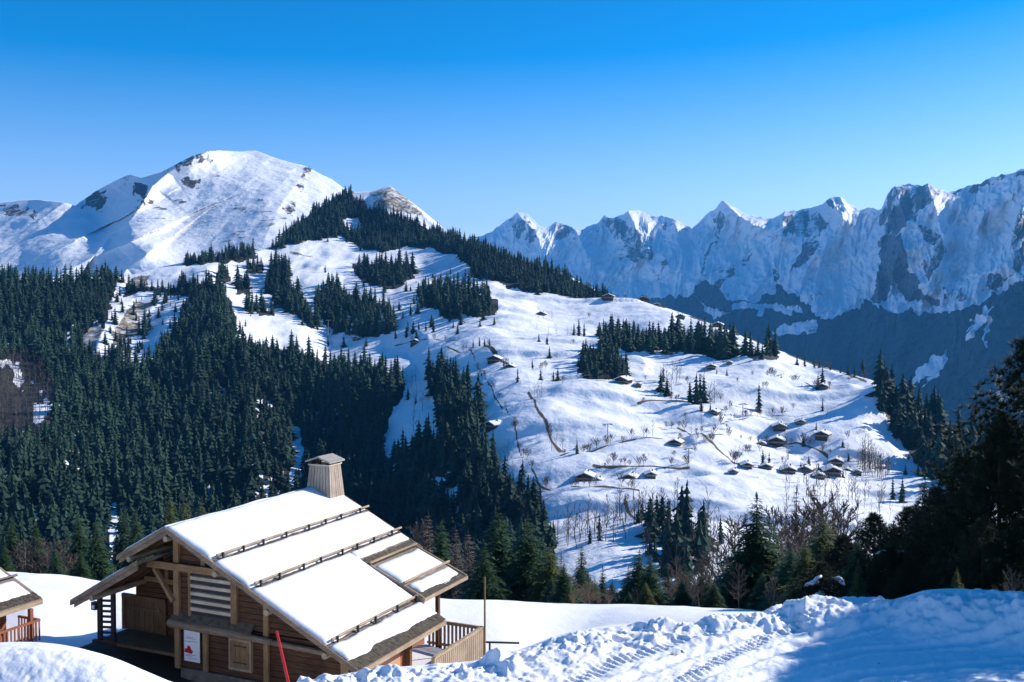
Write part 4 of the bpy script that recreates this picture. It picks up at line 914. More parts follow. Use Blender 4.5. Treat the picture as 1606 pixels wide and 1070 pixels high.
# barge boards
bb = MB()
def barge(x0, x1, sl, z0, y0, top, h):
    slope_board(bb, x0, x1, y0, y0+.05, top, h, sl, z0)
barge(.001, XE+.02, S, 0, -.02, -.10, .12); barge(.001, XE-.15, S, 0, .04, -.17, .17)
barge(-.001, -2.26, .54, 0, -.02, -.10, .17); barge(-.001, -2.22, .54, 0, .05, -.20, .24); barge(-1.30, -4.62, .55, -.62, -.02, -.10, .17); barge(-1.35, -4.5, .55, -.62, .05, -.20, .26)
barge(.001, XN, S, 0, YB-.03, -.10, .2); barge(-.001, -2.2, .54, 0, YB-.03, -.10, .2)
put_each(bb, 'barge_board', M['barge'])
fb = MB(); fb.bar((XE+.03, -.02, -S*XE-.27), (XE+.03, YN, -S*XE-.27), .05, .16); fb.bar((-2.29, 0, -.54*2.25-.24), (-2.29, YB, -.54*2.25-.24), .04, .14); fb.bar((-4.64, 0, -.62-.55*4.6-.24), (-4.64, YB, -.62-.55*4.6-.24), .04, .16)
put_each(fb, 'fascia', M['goldy'])
# rafters and purlins
rr_ = MB(); y = .45
while y < 9.8:
    slope_board(rr_, .05, (XE-.1) if y < YN-.1 else XN-.1, y, y+.10, -.235, .15); slope_board(rr_, -.05, -2.1, y, y+.10, -.235, .15, .54); slope_board(rr_, -1.4, -4.4, y, y+.10, -.235, .15, .55, -.62); y += .85
put(rr_, 'rafters', M['deep'])
pu = MB()
for x, sl, z0 in ((.0, 0, -.05), (2.2, S, 0), (4.4, S, 0), (6.75, S, 0), (-1.75, .54, 0), (-3.6, .55, -.62)):
    z = z0-sl*abs(x)-.50; pu.tube([(x, .02, z), (x, YB-.2 if x < 5 else YN-.1, z)], .11, 8, .04)
put(pu, 'purlins', M['goldy'])
# gable walls of stacked boards
YF, YR = 1.2, 2.7
def ztop(x): 
    if x >= 0: return -S*x-.34
    return (-.54*-x-.34) if x > -1.6 else (-.62-.55*-x-.34)
def boards(mb, x0, x1, y, z0, z1, h=.20, th=.05):
    z = z0
    while z < z1-.03:
        t = min(z+h-.018, z1)
        xs = np.linspace(x0, x1, 120); ok = [x for x in xs if ztop(x) > z+.02]
        if ok:
            a, b = min(ok), max(ok); ta = min(t, ztop(a)); tb = min(t, ztop(b)); r = random.uniform(-.010, .010)
            # where the roof cuts the top edge, keep a kink at full height
            okt = [x for x in xs if ztop(x) >= t]
            ka, kb = (min(okt), max(okt)) if okt else (a, b)
            if okt:
                pl = [(a, z), (b, z)]+([(b, tb)] if tb-z > .004 and b > kb+.004 else [])+[(max(kb, a+.01), t), (min(ka, b-.01), t)]+([(a, ta)] if ta-z > .004 and a < ka-.004 else [])
                mb.prism(pl, y+r, y+th+r)
        z += h
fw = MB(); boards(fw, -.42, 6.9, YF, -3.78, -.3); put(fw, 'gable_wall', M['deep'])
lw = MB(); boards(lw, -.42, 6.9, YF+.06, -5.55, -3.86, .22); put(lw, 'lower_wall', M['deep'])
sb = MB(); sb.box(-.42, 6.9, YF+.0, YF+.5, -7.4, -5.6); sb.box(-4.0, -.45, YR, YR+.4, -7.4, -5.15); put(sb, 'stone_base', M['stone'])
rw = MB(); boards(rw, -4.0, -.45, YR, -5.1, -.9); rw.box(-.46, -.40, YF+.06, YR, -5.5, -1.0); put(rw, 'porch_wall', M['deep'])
fl = MB(); fl.box(-4.5, -.47, 1.15, YR-.003, -5.22, -5.10); put(fl, 'porch_floor', M['door'])
# side and rear walls
sw = MB(); z = -7.4
while z < -3.75:
    sw.box(6.9, 6.96+random.uniform(-.01, .01), YF+.1, 5.2, z, min(z+.2, -3.72)); z += .215
z = -7.4
while z < -3.1: sw.box(5.3, 5.36+random.uniform(-.01, .01), 5.2, 9.2, z, z+.2); z += .215
sw.box(5.3, 6.9, 5.2, 5.26, -7.4, -3.6)
put(sw, 'side_wall', M['redwood'])
pl_ = MB(); pl_.box(6.965, 6.99, 2.0, 4.5, -7.3, -4.75); put(pl_, 'plaster_panel', M['plaster'])
dd = MB(); dd.box(5.362, 5.39, 6.2, 7.2, -6.05, -4.0); dd.box(5.362, 5.39, 7.7, 8.9, -5.2, -4.1); put(dd, 'balcony_door', M['dark'])
bk = MB()
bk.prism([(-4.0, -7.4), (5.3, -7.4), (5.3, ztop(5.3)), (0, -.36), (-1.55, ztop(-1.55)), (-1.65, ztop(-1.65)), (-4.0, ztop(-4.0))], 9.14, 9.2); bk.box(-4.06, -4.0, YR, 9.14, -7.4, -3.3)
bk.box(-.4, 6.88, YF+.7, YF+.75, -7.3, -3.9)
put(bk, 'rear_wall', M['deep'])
# posts, beams and brace of the gable
ps = MB()
def post(x, z0, z1, y, w=.20, d=.14): ps.box(x-w/2, x+w/2, y-d, y, z0, z1)
post(-.50, -3.72, -.55, YF-.01, .24, .12); post(-.50, -5.6, -4.05, YF-.01, .22, .10); post(.08, -3.6, -1.95, YF-.003, .12, .08); post(2.14, -3.62, -1.50, YF-.005, .26, .12); post(3.53, -6.3, -2.15, YF-.006, .20, .10)
post(.80, -5.55, -4.02, YF-.008, .20, .09); post(6.8, -7.2, -3.75, YF-.009, .24, .13); post(.72, -1.70, -.85, YF-.01, .18, .08); post(-2.4, -2.9, -2.2, YR-.01, .16, .08); post(5.2, -3.3, -2.95, YF-.01, .16, .08)
put_each(ps, 'post', M['gold'])
bm_ = MB(); bm_.box(-1.85, 3.1, YF-.27, YF-.135, -1.93, -1.68, .006); bm_.box(-3.5, -.52, YR-.12, YR-.002, -3.05, -2.85); put(bm_, 'cross_beam', M['goldx'])
br_ = MB(); br_.bar((-.55, YF-.2, -3.1), (-1.45, YF-.2, -1.95), .13, .16, (0, 1, 0)); put(br_, 'brace', M['gold'])
lg = MB(); lg.tube([(-.75, .97, -3.90), (.8, .95, -3.92), (2.2, .97, -3.95), (3.9, .98, -4.0)], [.14, .15, .14, .12], 10, .07); lg.tube([(3.7, 1.0, -4.02), (6.9, 1.02, -4.12)], [.10, .09], 8, .07); put(lg, 'log_beam', M['barge'])
lj = MB(); lj.hexa([(-.7, .95, -3.78), (3.0, .95, -3.84), (3.0, YF-.01, -3.60), (-.7, YF-.01, -3.56), (-.7, .95, -3.74), (3.0, .95, -3.80), (3.0, YF-.01, -3.55), (-.7, YF-.01, -3.51)]); put(lj, 'ledge', M['shingle'])
# slatted gallery opening
go = put(MB().box(.15, 2.0, YF-.02, YF-.006, -3.55, -2.02), 'gallery_opening', M['metal'])
sl_ = MB()
for k in range(5):
    z = -2.16-.285*k; sl_.hexa([(.16, YF-.10, z-.075), (2.0, YF-.10, z-.075), (2.0, YF-.03, z-.06), (.16, YF-.03, z-.06), (.16, YF-.12, z+.05), (2.0, YF-.12, z+.05), (2.0, YF-.04, z+.07), (.16, YF-.04, z+.07)])
sl_.build('slats', M['slat'], go)
# porch screen, door, pale board
x0, z0 = -4.45, -3.45
scn = MB(); scn.box(x0-.06, x0+.14, YF-.05, YF+.05, -5.2, z0+.1); scn.box(x0+.64, x0+.82, YF-.05, YF+.05, -5.1, z0+.3); scn.box(x0-.3, x0+.9, YF-.08, YF+.08, -5.26, -5.12)
for k in range(8): scn.hexa([(x0+.14, YF-.02, -5.05+.205*k), (x0+.64, YF-.02, -5.0+.205*k), (x0+.64, YF+.02, -5.0+.205*k), (x0+.14, YF+.02, -5.05+.205*k), (x0+.14, YF-.02, -4.955+.205*k), (x0+.64, YF-.02, -4.905+.205*k), (x0+.64, YF+.02, -4.905+.205*k), (x0+.14, YF+.02, -4.955+.205*k)])
put(scn, 'slatted_screen', M['metal'])
lm = MB(); lm.box(x0-.30, x0-.08, YF-.12, YF+.08, -3.95, -3.65); lmo = put(lm, 'outdoor_lamp', M['metal']); MB().box(x0-.26, x0-.12, YF-.125, YF-.121, -3.90, -3.76).build('pane', M['white'], lmo)
(dx0, dz1), (dx1, _) = fac(199, 936, YR), fac(258, 941, YR)
dr = MB(); w = (dx1-dx0)/8
for k in range(8): dr.box(dx0+w*k+.008, dx0+w*(k+1)-.008, YR-.07-.01*(k % 2), YR-.02, -5.08, dz1)
door = put(dr, 'barn_door', M['door'])
MB().box(dx0-.16, dx0, YR-.12, YR-.01, -5.1, dz1+.14).box(dx1, dx1+.16, YR-.12, YR-.01, -5.1, dz1+.14).box(dx0-.16, dx1+.16, YR-.13, YR-.012, dz1, dz1+.16).box(dx0+.05, dx1-.05, YR-.11, YR-.08, dz1-.42, dz1-.30).build('door_frame', M['door'], door)
MB().box(dx1-.22, dx1-.17, YR-.14, YR-.10, -4.2, -4.05).build('handle', M['galv'], door)
pb = MB().box(-1.95, -1.05, YR-.16, YR-.14, -2.80, -2.68); put(pb, 'pale_board', M['slat'])
# shutter and small hatch
shx0, shz1 = fac(363, 1003, YF); shx1, shz0 = fac(393, 1050, YF)
st = MB(); w = (shx1-shx0)/4
for k in range(4): st.box(shx0+w*k+.006, shx0+w*(k+1)-.006, YF-.05, YF+.05, shz0, shz1)
shu = put(st, 'shutter', M['gold'])
MB().box(shx0-.08, shx0-.002, YF-.07, YF+.05, shz0-.05, shz1+.08).box(shx1+.002, shx1+.08, YF-.07, YF+.05, shz0-.05, shz1+.08).box(shx0-.08, shx1+.08, YF-.075, YF+.045, shz1, shz1+.09).box(shx0-.08, shx1+.08, YF-.08, YF+.04, shz0-.10, shz0-.002).build('frame', M['greyv'], shu)
MB().box(shx0+.12, shx1-.12, YF-.065, YF-.052, shz1-.20, shz1-.16).box(shx0+.12, shx1-.12, YF-.065, YF-.052, shz0+.16, shz0+.20).build('hinge', M['metal'], shu)
# poster: white sheet with a red mark and grey lines, its own thing
px0, pz1 = fac(289, 985, YF-.10); px1, pz0 = fac(314, 1040, YF-.10)
pe = empty('wall_poster', tuple(c2w((px0+px1)/2, YF-.12, pz0)), RZ); tag(pe, 'white poster with a red mark and fine grey lines on the big chalet wall', 'poster')
pw, ph = px1-px0, pz1-pz0
MB().box(-pw/2, pw/2, 0, .02, 0, ph).build('panel', M['white'], pe)
MB().prism([(-pw*.48, ph*.27), (pw*.0, ph*.24), (pw*.08, ph*.32), (-pw*.05, ph*.38), (-pw*.12, ph*.47), (-pw*.26, ph*.49), (-pw*.30, ph*.40), (-pw*.46, ph*.37)], -.004, 0).build('red_mark', M['redp'], pe)
gl = MB()
for z, a, b in ((.74, -.35, .1), (.70, -.40, .25), (.62, -.2, .35), (.60, -.45, -.1), (.20, -.35, .3), (.16, -.42, .05), (.10, -.2, .4)): gl.box(pw*a, pw*b, -.003, -.0005, ph*z, ph*z+.018)
gl.build('print_lines', M['greyp'], pe)
# lean-to roof over the balcony
def plane_hit(u, v, z0, sl, xr):     # ray against z = z0 - sl*(x-xr) in the chalet frame
    n = np.array(GD)*sl+KD; r = ray(u, v); t = (PK@n+z0+sl*xr)/(r@n); w = r*t-PK; return float(w@GD), float(w@DD)
PZ, PS_, PX = -S*XN+.06, .42, XN-.1
hx1, hy1 = plane_hit(725, 912, PZ, PS_, PX); hx0, hy0 = plane_hit(652, 944, PZ, PS_, PX)
XP = (hx1+hx0)/2-.15
pr = MB(); Zp = PZ+PS_*PX
def pslab(mb, x0, x1, y0, y1, top, th): slope_board(mb, x0, x1, y0, y1, top, th, PS_, Zp)
y0p, y1p = YN+.06, 9.6
pslab(pr, PX, XP, y0p, y1p, -.10, .12); proof = put(pr, 'lean_to_roof', M['grey'])
sh = MB(); shingles(XP-.75, XP+.03, y0p, y1p, -.06, PS_, Zp); sh.build('shingles', M['shingle'], proof)
snp = snow_part('snow_cover', [snow_slab(PX+.12, XP-.92, y0p+.05, y1p-.06, .03, .12, PS_, Zp, seed=8), snow_slab(XP-.78, XP-.24, y0p+.15, y1p-.12, .03, .12, PS_, Zp, seed=9, wob=.12)], proof)
gd = MB(); gx = XP-.86; gd.tube([(gx, y0p-.05, Zp-PS_*gx+.05), (gx, y1p+.12, Zp-PS_*gx+.05)], .05, 8); gd.bar((PX-.05, y0p, PZ+.02), (PX-.05, y1p+.1, PZ+.02), .10, .06); gd.build('snow_guard', M['goldy'], proof)
bg_ = MB(); pslab(bg_, PX, XP+.02, y0p-.06, y0p-.01, -.04, .22); pslab(bg_, PX, XP+.02, y1p, y1p+.05, -.04, .20); bg_.bar((XP+.04, y0p-.05, Zp-PS_*XP-.16), (XP+.04, y1p+.05, Zp-PS_*XP-.16), .05, .14); bg_.build('fascia', M['goldy'], proof)
# balcony
bx0, bx1, by0, by1, bt, bd = 5.4, 8.45, 4.4, 8.3, -5.0, -6.08
bal = put(MB().box(bx0, bx1, by0, by1, bd-.12, bd), 'balcony', M['grey'])
rl = MB(); rl.bar((6.0, by1, bt), (bx1+.05, by1, bt), .10, .12); rl.bar((bx1, by0, bt), (bx1, by1+.05, bt), .12, .12); rl.bar((6.0, by1, bd+.18), (bx1, by1, bd+.18), .06, .10); rl.bar((bx1, by0, bd+.18), (bx1, by1, bd+.18), .06, .10)
rl.box(bx1-.07, bx1+.07, by1-.07, by1+.07, -7.2, bt+.04); rl.box(bx1-.07, bx1+.07, by0-.07, by0+.07, -7.2, bt+.04); rl.build('railing', M['goldy'], bal)
bl = MB(); y = by0+.1
while y < by1-.08: bl.box(bx1+.05, bx1+.075, y, y+.13, bd-.10, bt-.07); y += .165
x = 6.05
while x < bx1-.1: bl.box(x, x+.10, by1-.015, by1+.012, bd-.1, bt-.07); x += .175
bl.build('baluster_boards', M['greyv'], bal)
sn_ = snow_part('deck_snow', [snow_slab(bx0+.3, bx1-.1, by0+.1, by1-.15, bd+.22, .2, .02, .1, seed=12, wob=.2)], bal)
pp = MB(); pp.box(6.45, 6.60, 8.15, 8.30, -6.1, Zp-PS_*6.5-.2); pp.box(7.0, 7.16, 4.9, 5.06, -6.1, -S*7.1-.3); pp.box(5.2, 5.36, 9.05, 9.2, -7, -3); put_each(pp, 'roof_post', M['deepv'])
# chimney
cx0, cx1, cy0, cy1, cz = -.25, 1.0, 8.72, 9.86, .86
def frus(mb, x0, x1, y0, y1, zb, zt, tp):
    mb.hexa([(x0, y0, zb), (x1, y0, zb-.0), (x1, y1, zb), (x0, y1, zb), (x0+tp, y0+tp, zt), (x1-tp, y0+tp, zt), (x1-tp, y1-tp, zt), (x0+tp, y1-tp, zt)])
cm = MB(); 
for k in range(7):   # tapering cladding boards
    f0, f1 = k/7., (k+1)/7.; tp = .14; g = .010
    def ed(f, z_, side):
        i = tp if z_ else 0; zz = cz if z_ else -.75
        a0, a1, b0, b1 = cx0+i, cx1-i, cy0+i, cy1-i
        return {0: (a0+(a1-a0)*f, b0, zz), 1: (a1, b0+(b1-b0)*f, zz), 2: (a1+(a0-a1)*f, b1, zz), 3: (a0, b1+(b0-b1)*f, zz)}[side]
    for sd in range(4):
        nrm = [(0, -1), (1, 0), (0, 1), (-1, 0)][sd]; o_ = .03+.006*(k % 2)
        A_, B_, C_, D_ = ed(f0+g, 0, sd), ed(f1-g, 0, sd), ed(f1-g, 1, sd), ed(f0+g, 1, sd)
        out = lambda p: (p[0]+nrm[0]*o_, p[1]+nrm[1]*o_, p[2]); inn = lambda p: (p[0]-nrm[0]*.02, p[1]-nrm[1]*.02, p[2])
        cm.hexa([out(A_), out(B_), inn(B_), inn(A_), out(D_), out(C_), inn(C_), inn(D_)])
chim = put(cm, 'chimney', M['chimwood'])
cc = MB(); frus(cc, cx0+.02, cx1-.02, cy0+.02, cy1-.02, -.7, cz-.02, .14); cc.build('chimney_core', M['dark'], chim)
cb = MB(); cb.box(cx0+.08, cx1-.08, cy0+.08, cy1-.08, cz, cz+.06); cb.build('rim', M['slat'], chim)
cp = MB(); mx = (cx0+cx1)/2
for s_ in (-1, 1): cp.prism([(mx, cz+.42), (mx+s_*.64, cz+.20), (mx+s_*.64, cz+.13), (mx, cz+.35)][::s_], cy0+.0, cy1-.0)
cp.build('cap_roof', M['chimcap'], chim)
cs = MB(); cs.box(cx0+.15, cx0+.25, cy0+.15, cy1-.15, cz+.06, cz+.22); cs.box(cx1-.25, cx1-.15, cy0+.15, cy1-.15, cz+.06, cz+.22); cs.box(mx-.04, mx+.04, cy0+.15, cy0+.22, cz+.06, cz+.35); cs.build('cap_post', M['dark'], chim)
# tall pole at the balcony corner
p = c2w(bx1+.1, by1+.1, -6.9); tp_ = at(740, 905, p[1]); po = MB().tube([(0, 0, 0), (0, 0, tp_[2]-p[2])], [.042, .035], 8).build('wooden_pole', M['gold']); po.location = tuple(p)
tag(po, 'tall thin upright wooden pole at the outer corner of the chalet balcony', 'pole')
# thin rail in the snow beside the balcony
a = gpos(768, 42.8); e = empty('snow_rail', tuple(a), -.05); tag(e, 'thin dark rail on one post sticking out of the snow right of the balcony', 'rail')
w = 42.8/F; MB().bar((-18*w, 0, .62), (47*w, 0, .60), .07, .07).build('bar', M['metal'], e); MB().box(-.04, .04, -.04, .04, -.3, .62).build('post', M['metal'], e)
# red snow stake
b_ = at(455, 1082, 17.2); t_ = at(434, 990, 17.2); sk = MB().tube([(0, 0, 0), tuple(t_-b_)], [.028, .022], 8).build('snow_stake', M['redp']); sk.location = tuple(b_)
tag(sk, 'leaning red snow marker stake in front of the big chalet', 'stake')

# ------------------------------------------------------------------ neighbour chalet at the left edge
q = at(65, 938, 40)
n2 = empty('small_chalet', tuple(q-KD*2.6-GD*4), RZ); tag(n2, 'smaller timber chalet with snowy roof and railed balcony at the left edge', 'chalet')
def nput(mb, name, mat, par=None): return mb.build(name, mat, par or n2)
zt = 2.6+.42*4
r2 = MB(); 
for s_ in (-1, 1): r2.prism([(0, zt), (s_*4, zt-.42*4), (s_*4, zt-.42*4-.12), (0, zt-.12)][::s_], -9, 0)
nput(r2, 'roof', M['grey'])
sh = MB(); shingles(3.55, 4.03, -9, 0, .0, .42, zt+.06); shg2 = sh.build('roof_shingles', M['shingle'], n2)
snow_part('roof_snow', [snow_slab(.03, 2.45, -8.9, -.1, .13, .13, .42, zt, 21), snow_slab(2.62, 3.62, -8.9, -.15, .13, .13, .42, zt, 22), snow_slab(-.03, -3.7, -8.9, -.1, .13, .13, .42, zt, 23)], n2)
g = MB(); g.tube([(2.53, -8.9, zt-.42*2.53+.12), (2.53, .1, zt-.42*2.53+.12)], .05, 7); nput(g, 'snow_guard', M['metal'])
g = MB(); 
for y in (-9.02, 0.02):
    for s_ in (-1, 1): g.prism([(0, zt-.02), (s_*4.02, zt-.42*4.02-.02), (s_*4.02, zt-.42*4.02-.24), (0, zt-.24)][::s_], y-.03, y+.03)
g.bar((4.03, -9, 2.45), (4.03, 0, 2.45), .05, .16); nput(g, 'fascia', M['goldy'])
g = MB(); z = -.9
while z < 2.3: g.box(-3.2, 3.0+random.uniform(-.01, .01), -8.3, -.8, z, z+.2); z += .215
g.prism([(-3.2, z), (3.0, z), (0, zt-.3)], -8.3, -.8); nput(g, 'wall', M['redwood'])
nput(MB().box(-3.3, 3.1, -8.4, -.7, -2.2, -.9), 'stone_base', M['stone'])
g = MB(); g.box(3.01, 3.05, -3.4, -2.2, .3, 2.1); g.box(3.01, 3.05, -6.2, -5.0, .9, 2.1); nput(g, 'window', M['dark'])
bl2 = nput(MB().box(3.1, 4.3, -8.3, -.3, .78, .9), 'balcony', M['redwood'])
g = MB(); g.bar((4.25, -8.3, 1.85), (4.25, -.3, 1.85), .08); g.bar((3.1, -.33, 1.85), (4.25, -.33, 1.85), .08)
y = -8.2
while y < -.3: g.box(4.23, 4.27, y, y+.05, .75, 1.85); y += .16
x = 3.1
while x < 4.2: g.box(x, x+.05, -.35, -.31, .75, 1.85); x += .16
g.build('railing', M['redwood'], bl2); g = MB()
for y in (-.5, -3, -6): g.box(3.9, 4.05, y-.07, y+.07, -1.8, 2.3)
nput(g, 'post', M['redwood'])

# ------------------------------------------------------------------ nearer trees below and beside the field
SP_T = [spruce_near(s, 34, 11, .27+.03*(s % 2), .35, 1.1) for s in range(4)]
SP_ME = [tmesh('crown', t, M['spruce']) for t in SP_T]
OL_ME = [tmesh('crown', t, M['olive']) for t in SP_T[:2]]
PN = [pine_near(s+9, 280, .30, 18, 20) for s in range(2)]; PN_ME = [tmesh('crown', t, M['darkpine']) for t in PN]
BN = [bare_tree(s+70, (22, 10, 14), .24+.05*s, .8, .010, .0026) for s in range(3)]
BN_ME = [tmesh('twigs', t, M['twig']) for t in BN]; TN_ME = [tmesh('twigs', t, M['tan']) for t in BN]
LC = [spruce_near(s+30, 30, 9, .17, .15, .7) for s in range(2)]; LC_ME = [tmesh('crown', t, M['twig']) for t in LC]
TRK = trunk_mesh('trunk', .013, M['bark'])
def plant(kind, u, vt, Y, wf, label, group=None, dz=0., x=None):
    p = gpos(u, Y) if x is None else np.array([x, Y, gz(x, Y)])
    h = (at(u, vt, Y)[2]-p[2]) if x is None else vt-6.66-p[2]
    nm, mes, cat = {'spruce': ('spruce_tree', SP_ME, 'spruce'), 'olive': ('young_fir', OL_ME, 'fir'), 'pine': ('pine_tree', PN_ME, 'pine'), 'bare': ('bare_tree', BN_ME, 'bare tree'), 'tan': ('bare_tree', TN_ME, 'bare tree'), 'larch': ('larch_tree', LC_ME, 'larch')}[kind]
    e = empty(nm, tuple(p-np.array([0, 0, .15])), random.random()*6.3); tag(e, label, cat, group)
    sc = (h*wf, h*wf, h)
    if kind in ('bare', 'tan'):
        link('twigs', random.choice(mes), e, sc=sc)
    else:
        link('crown', random.choice(mes), e, sc=sc); link('trunk', TRK, e, sc=sc)
    return e, h
NT = [('spruce', 1070, 900, 58, 1.5, 'low dark spruce just behind the ploughed bank in mid picture'), ('spruce', 1120, 905, 54, 1.5, 'low dark spruce behind the bank left of the large cone spruce'), ('spruce', 1150, 880, 60, 1.4, 'dark spruce touching the left side of the large cone spruce'), ('spruce', 960, 905, 84, 1.5, 'low dark spruce over the tan bushes of the dip'), ('spruce', 1345, 835, 40, 1.3, 'dark spruce between the two snowy dark pines'), ('pine', 1395, 850, 37, 1.5, 'low dark pine under the right snowy pine'), ('spruce', 1310, 855, 44, 1.4, 'dark spruce behind the left snowy pine'), ('olive', 1445, 800, 46, 1.3, 'olive fir over the middle of the dark thicket'),
 ('spruce', 782, 793, 92, 1.5, 'tall full dark green spruce, left one of the pair right of the chalet'), ('spruce', 828, 803, 88, 1.5, 'tall dark green spruce, right one of the pair right of the chalet'), ('spruce', 760, 850, 84, 1.3, 'lower dark spruce leaning on the left one of the tall pair'), ('olive', 862, 850, 84, 1.5, 'yellow green fir at the right foot of the tall spruce pair'),
 ('spruce', 692, 815, 104, 1.4, 'spruce just above the lean-to roof of the chalet'), ('larch', 735, 828, 96, 1.3, 'tall tan larch between the chalet and the spruce pair'), ('larch', 715, 822, 100, 1.2, 'tan larch behind the lean-to roof'), ('larch', 672, 800, 112, 1.3, 'tan larch peeking over the chalet roof'), ('bare', 655, 812, 112, 1.2, 'grey bare tree behind the upper roof edge right of the chimney'),
 ('tan', 895, 895, 70, 1.3, 'tan leafless bush at the field edge right of the yellow green fir'), ('tan', 925, 905, 64, 1.5, 'tan leafless bush in the dip of the field edge'), ('tan', 955, 918, 60, 1.4, 'low tan bush at the lowest point of the field edge'), ('larch', 880, 865, 90, 1.2, 'thin olive larch behind the tan bushes'),
 ('spruce', 912, 850, 110, .8, 'dark spruce in the back row over the tan bushes'), ('spruce', 945, 885, 100, .9, 'short dark spruce in the back row over the lowest field edge'), ('spruce', 985, 885, 78, .9, 'dark spruce left of the twin spruces in mid picture'), ('spruce', 1002, 858, 74, 1.4, 'taller left twin of the spruces at the field edge in mid picture'), ('spruce', 1020, 866, 72, 1.4, 'right twin of the spruces at the field edge in mid picture'),
 ('spruce', 1046, 876, 78, .9, 'narrow dark spruce right of the twin spruces'), ('spruce', 1075, 880, 74, 1., 'dark spruce before the grey bare wood'), ('bare', 1062, 862, 66, 1.1, 'grey bare tree between the dark spruces in mid picture'), ('bare', 1098, 866, 62, 1.2, 'pale bare tree left of the large cone shaped spruce'), ('bare', 1122, 850, 70, 1.3, 'wide bare tree left of the large cone shaped spruce'), ('olive', 1112, 895, 66, 1., 'olive fir under the bare trees left of the large cone spruce'),
 ('spruce', 1186, 768, 58, 1.3, 'large cone shaped dark spruce standing in front of the sunny slope'), ('spruce', 1240, 850, 50, 1.6, 'low bushy spruce at the right foot of the large cone spruce'), ('bare', 1150, 800, 80, 1.3, 'bare tree at the left side of the large cone spruce'), ('bare', 1228, 800, 72, 1.2, 'bare tree right behind the large cone spruce'), ('bare', 1210, 775, 90, 1., 'thin bare tree rising behind the large cone spruce'),
 ('tan', 1215, 895, 42, 1.1, 'small thorny bush on the snow bank before the large spruce'), ('bare', 1262, 775, 74, 1.5, 'brown round bare tree below the hamlet'), ('bare', 1290, 765, 84, 1.3, 'brown bare tree just below the hamlet row'), ('bare', 1322, 780, 64, 1.4, 'bare tree left of the snowy dark pines'),
 ('larch', 1247, 760, 80, 1.2, 'thin straight larch below the lowest hamlet row'), ('larch', 1275, 756, 86, 1.2, 'slim larch among the brown bare trees'), ('larch', 1305, 770, 78, 1.3, 'larch right of the brown round bare tree'),
 ('olive', 1262, 842, 46, 1.3, 'olive green bushy fir left of the snowy branches'), ('olive', 1290, 800, 54, 1.5, 'olive green fir behind the snowy branches'), ('pine', 1322, 830, 42, 1.5, 'dark pine with snow on its left boughs'), ('pine', 1370, 795, 44, 1.3, 'dark pine with snow on its right boughs'), ('olive', 1345, 870, 34, .9, 'small bright green fir in front of the dark pines'), ('pine', 1290, 872, 38, 1.7, 'low dark bush pine by the leftmost snow patch'),
 ('pine', 1425, 785, 40, 1.5, 'broad dark pine in the middle of the thicket'), ('olive', 1400, 812, 48, 1.1, 'olive fir behind the thicket of dark pines'), ('pine', 1465, 752, 38, 1.1, 'dark pine left of the tallest pine'), ('spruce', 1448, 735, 62, 1.1, 'spruce with lighter tips behind the thicket'), ('pine', 1505, 700, 36, 1., 'dark pine leaning on the tallest pine'), ('spruce', 1492, 700, 60, 1., 'spruce behind the dark pine next to the tallest pine'),
 ('pine', 1612, 505, 34, 1.08, 'tallest black pine cut by the right edge of the picture'), ('pine', 1565, 640, 33, .85, 'dark pine filling the left flank of the tallest pine'), ('pine', 1540, 800, 30, 1.2, 'low dark pine at the foot of the tallest pine'), ('pine', 1600, 800, 30, 1.2, 'low dark pine at the right edge over the snow bank'), ('pine', 1480, 850, 31, 1.3, 'low dark pine right behind the shaded snow bank'), ('pine', 1420, 870, 32, 1.3, 'spreading low pine behind the shaded snow bank, left of the lowest ones'), ('tan', 1585, 880, 27, 1., 'pale twiggy bush on the bank at the right edge'), ('olive', 1500, 880, 28, .9, 'small green fir on the shaded bank'),
 ('olive', 268, 768, 170, .9, 'yellow green fir top above the left roof slope'), ('olive', 290, 772, 175, .9, 'second yellow green fir top above the left roof slope'), ('olive', 318, 778, 170, .8, 'paler fir top above the snowy left roof, right of the two yellow green ones'),
 ('spruce', 196, 790, 165, .9, 'narrow spruce left of the big chalet roof'), ('spruce', 215, 795, 160, .9, 'narrow spruce touching the left side of the chalet roof'), ('spruce', 20, 800, 150, .9, 'dark spruce above the small chalet roof at the left'), ('spruce', 58, 815, 150, 1., 'dark spruce right above the small chalet'), ('bare', 70, 835, 130, 1.6, 'pale round bare bush left of the big chalet'), ('bare', 100, 840, 128, 1.5, 'pale bare bush in the left wood edge'), ('bare', 40, 842, 126, 1.5, 'pale bare bush above the small chalet'), ('spruce', 125, 800, 150, 1., 'spruce in the middle of the left wood edge'), ('spruce', 152, 812, 145, 1., 'spruce standing left of the blue snow gap'),
 ('spruce', 88, 858, 115, 1.2, 'low dark spruce at the edge of the left snow field'), ('spruce', 128, 862, 112, 1.2, 'low dark spruce behind the left snow field, near the chalet eave'), ('spruce', 8, 850, 115, 1.1, 'low dark spruce behind the small chalet roof')]
random.seed(21)
for k in range(46):
    u_ = 868+k*8.2+random.uniform(-5, 5); Yk = random.uniform(52, 92); vt_ = np.interp(u_, [868, 960, 1060, 1240], [888, 912, 905, 872])+random.uniform(-14, 24)
    NT.append((('spruce', 'bare', 'spruce', 'olive', 'tan')[k % 5], u_, vt_, Yk, random.uniform(1.1, 1.6), ('low dark spruce', 'low grey bare tree', 'low dark spruce', 'low olive fir', 'low dry bush')[k % 5]+' in the dark hedge of growth along the lower field edge', 'growth along the lower field edge'))
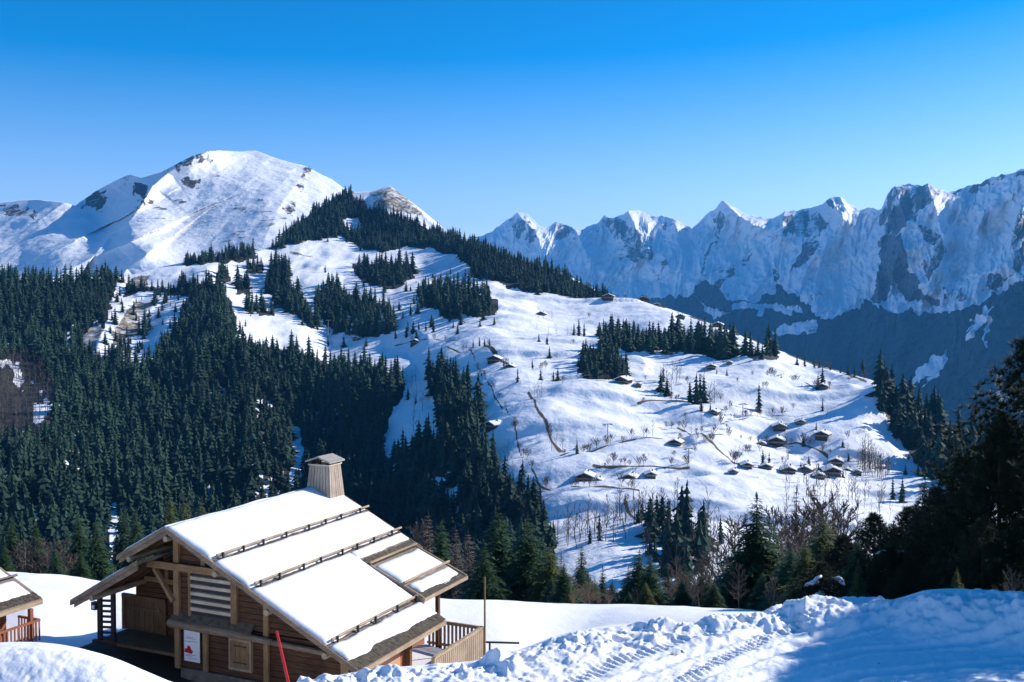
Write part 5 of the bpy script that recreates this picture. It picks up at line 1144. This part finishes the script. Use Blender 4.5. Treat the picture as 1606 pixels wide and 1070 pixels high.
for q in NT:
    e, h = plant(*q[:6], q[6] if len(q) > 6 else None)
    if 'snow on its' in q[5] or 'leftmost snow' in q[5] or 'broad dark pine' in q[5]:
        for k in range(7):     # lumps of snow lying on boughs
            a = random.uniform(pi*.9, pi*2.1)-e.rotation_euler.z; r = h*q[4]*random.uniform(.10, .20); z = h*random.uniform(.35, .75)
            L = random.uniform(.35, .8); V = []; n = 10
            b = MB(); R_2 = random.Random(k+len(V))
            b.tube([(r*(.35+.9*t_)*cos(a+.15*sin(t_*5)), r*(.35+.9*t_)*sin(a+.15*sin(t_*5)), z+.12*sin(t_*3)-.12*t_+R_2.uniform(-.02, .02)) for t_ in np.linspace(0, 1, 9)], [L*.15*max(.12, sin(pi*t_)**.7)*R_2.uniform(.6, 1.3) for t_ in np.linspace(0, 1, 9)], 10, .14)
            b.build('snow_clump', M['roofsnow'], e, smooth=True)
# trees just outside the picture to the right, which throw the shade on the lane
for i, (x, y, h, k) in enumerate([(14, 19.1, 4.2, 'spruce'), (15, 22.1, 6.4, 'pine'), (17, 22.9, 7.6, 'spruce'), (19, 23.8, 8.8, 'pine'), (15.5, 23.3, 6.3, 'spruce'), (18, 24.3, 7.9, 'pine'), (16, 24.6, 6.4, 'spruce'), (19, 25.7, 8., 'spruce'), (16.5, 25.7, 6.3, 'pine'), (19, 26.7, 7.6, 'spruce'), (21, 27.6, 8.8, 'pine'), (20.5, 24.6, 9.4, 'spruce'), (22, 26.0, 9.8, 'pine')]):
    plant(k, 0, h, y, 1.2, ['first', 'second', 'third', 'fourth', 'fifth', 'sixth', 'seventh', 'eighth', 'ninth', 'tenth', 'eleventh', 'twelfth', 'thirteenth', 'fourteenth', 'fifteenth', 'sixteenth'][i]+' dark conifer counted rightward beyond the right end of the snow bank', None, x=x)

# ------------------------------------------------------------------ valley air
hz = MB().box(-8000, 8500, -600, 11500, -461.5, 1000).build('haze', M['valley'])
hm = bpy.data.materials.new('haze'); hm.use_nodes = True; n = hm.node_tree; n.nodes.remove(n.nodes["Principled BSDF"])
vp = n.nodes.new("ShaderNodeVolumePrincipled"); vp.inputs['Color'].default_value = (.10, .45, 1, 1); vp.inputs['Density'].default_value = 4.8e-5; vp.inputs['Anisotropy'].default_value = .2
n.links.new(vp.outputs[0], n.nodes["Material Output"].inputs['Volume']); hz.data.materials.clear(); hz.data.materials.append(hm); hz["kind"] = "stuff"
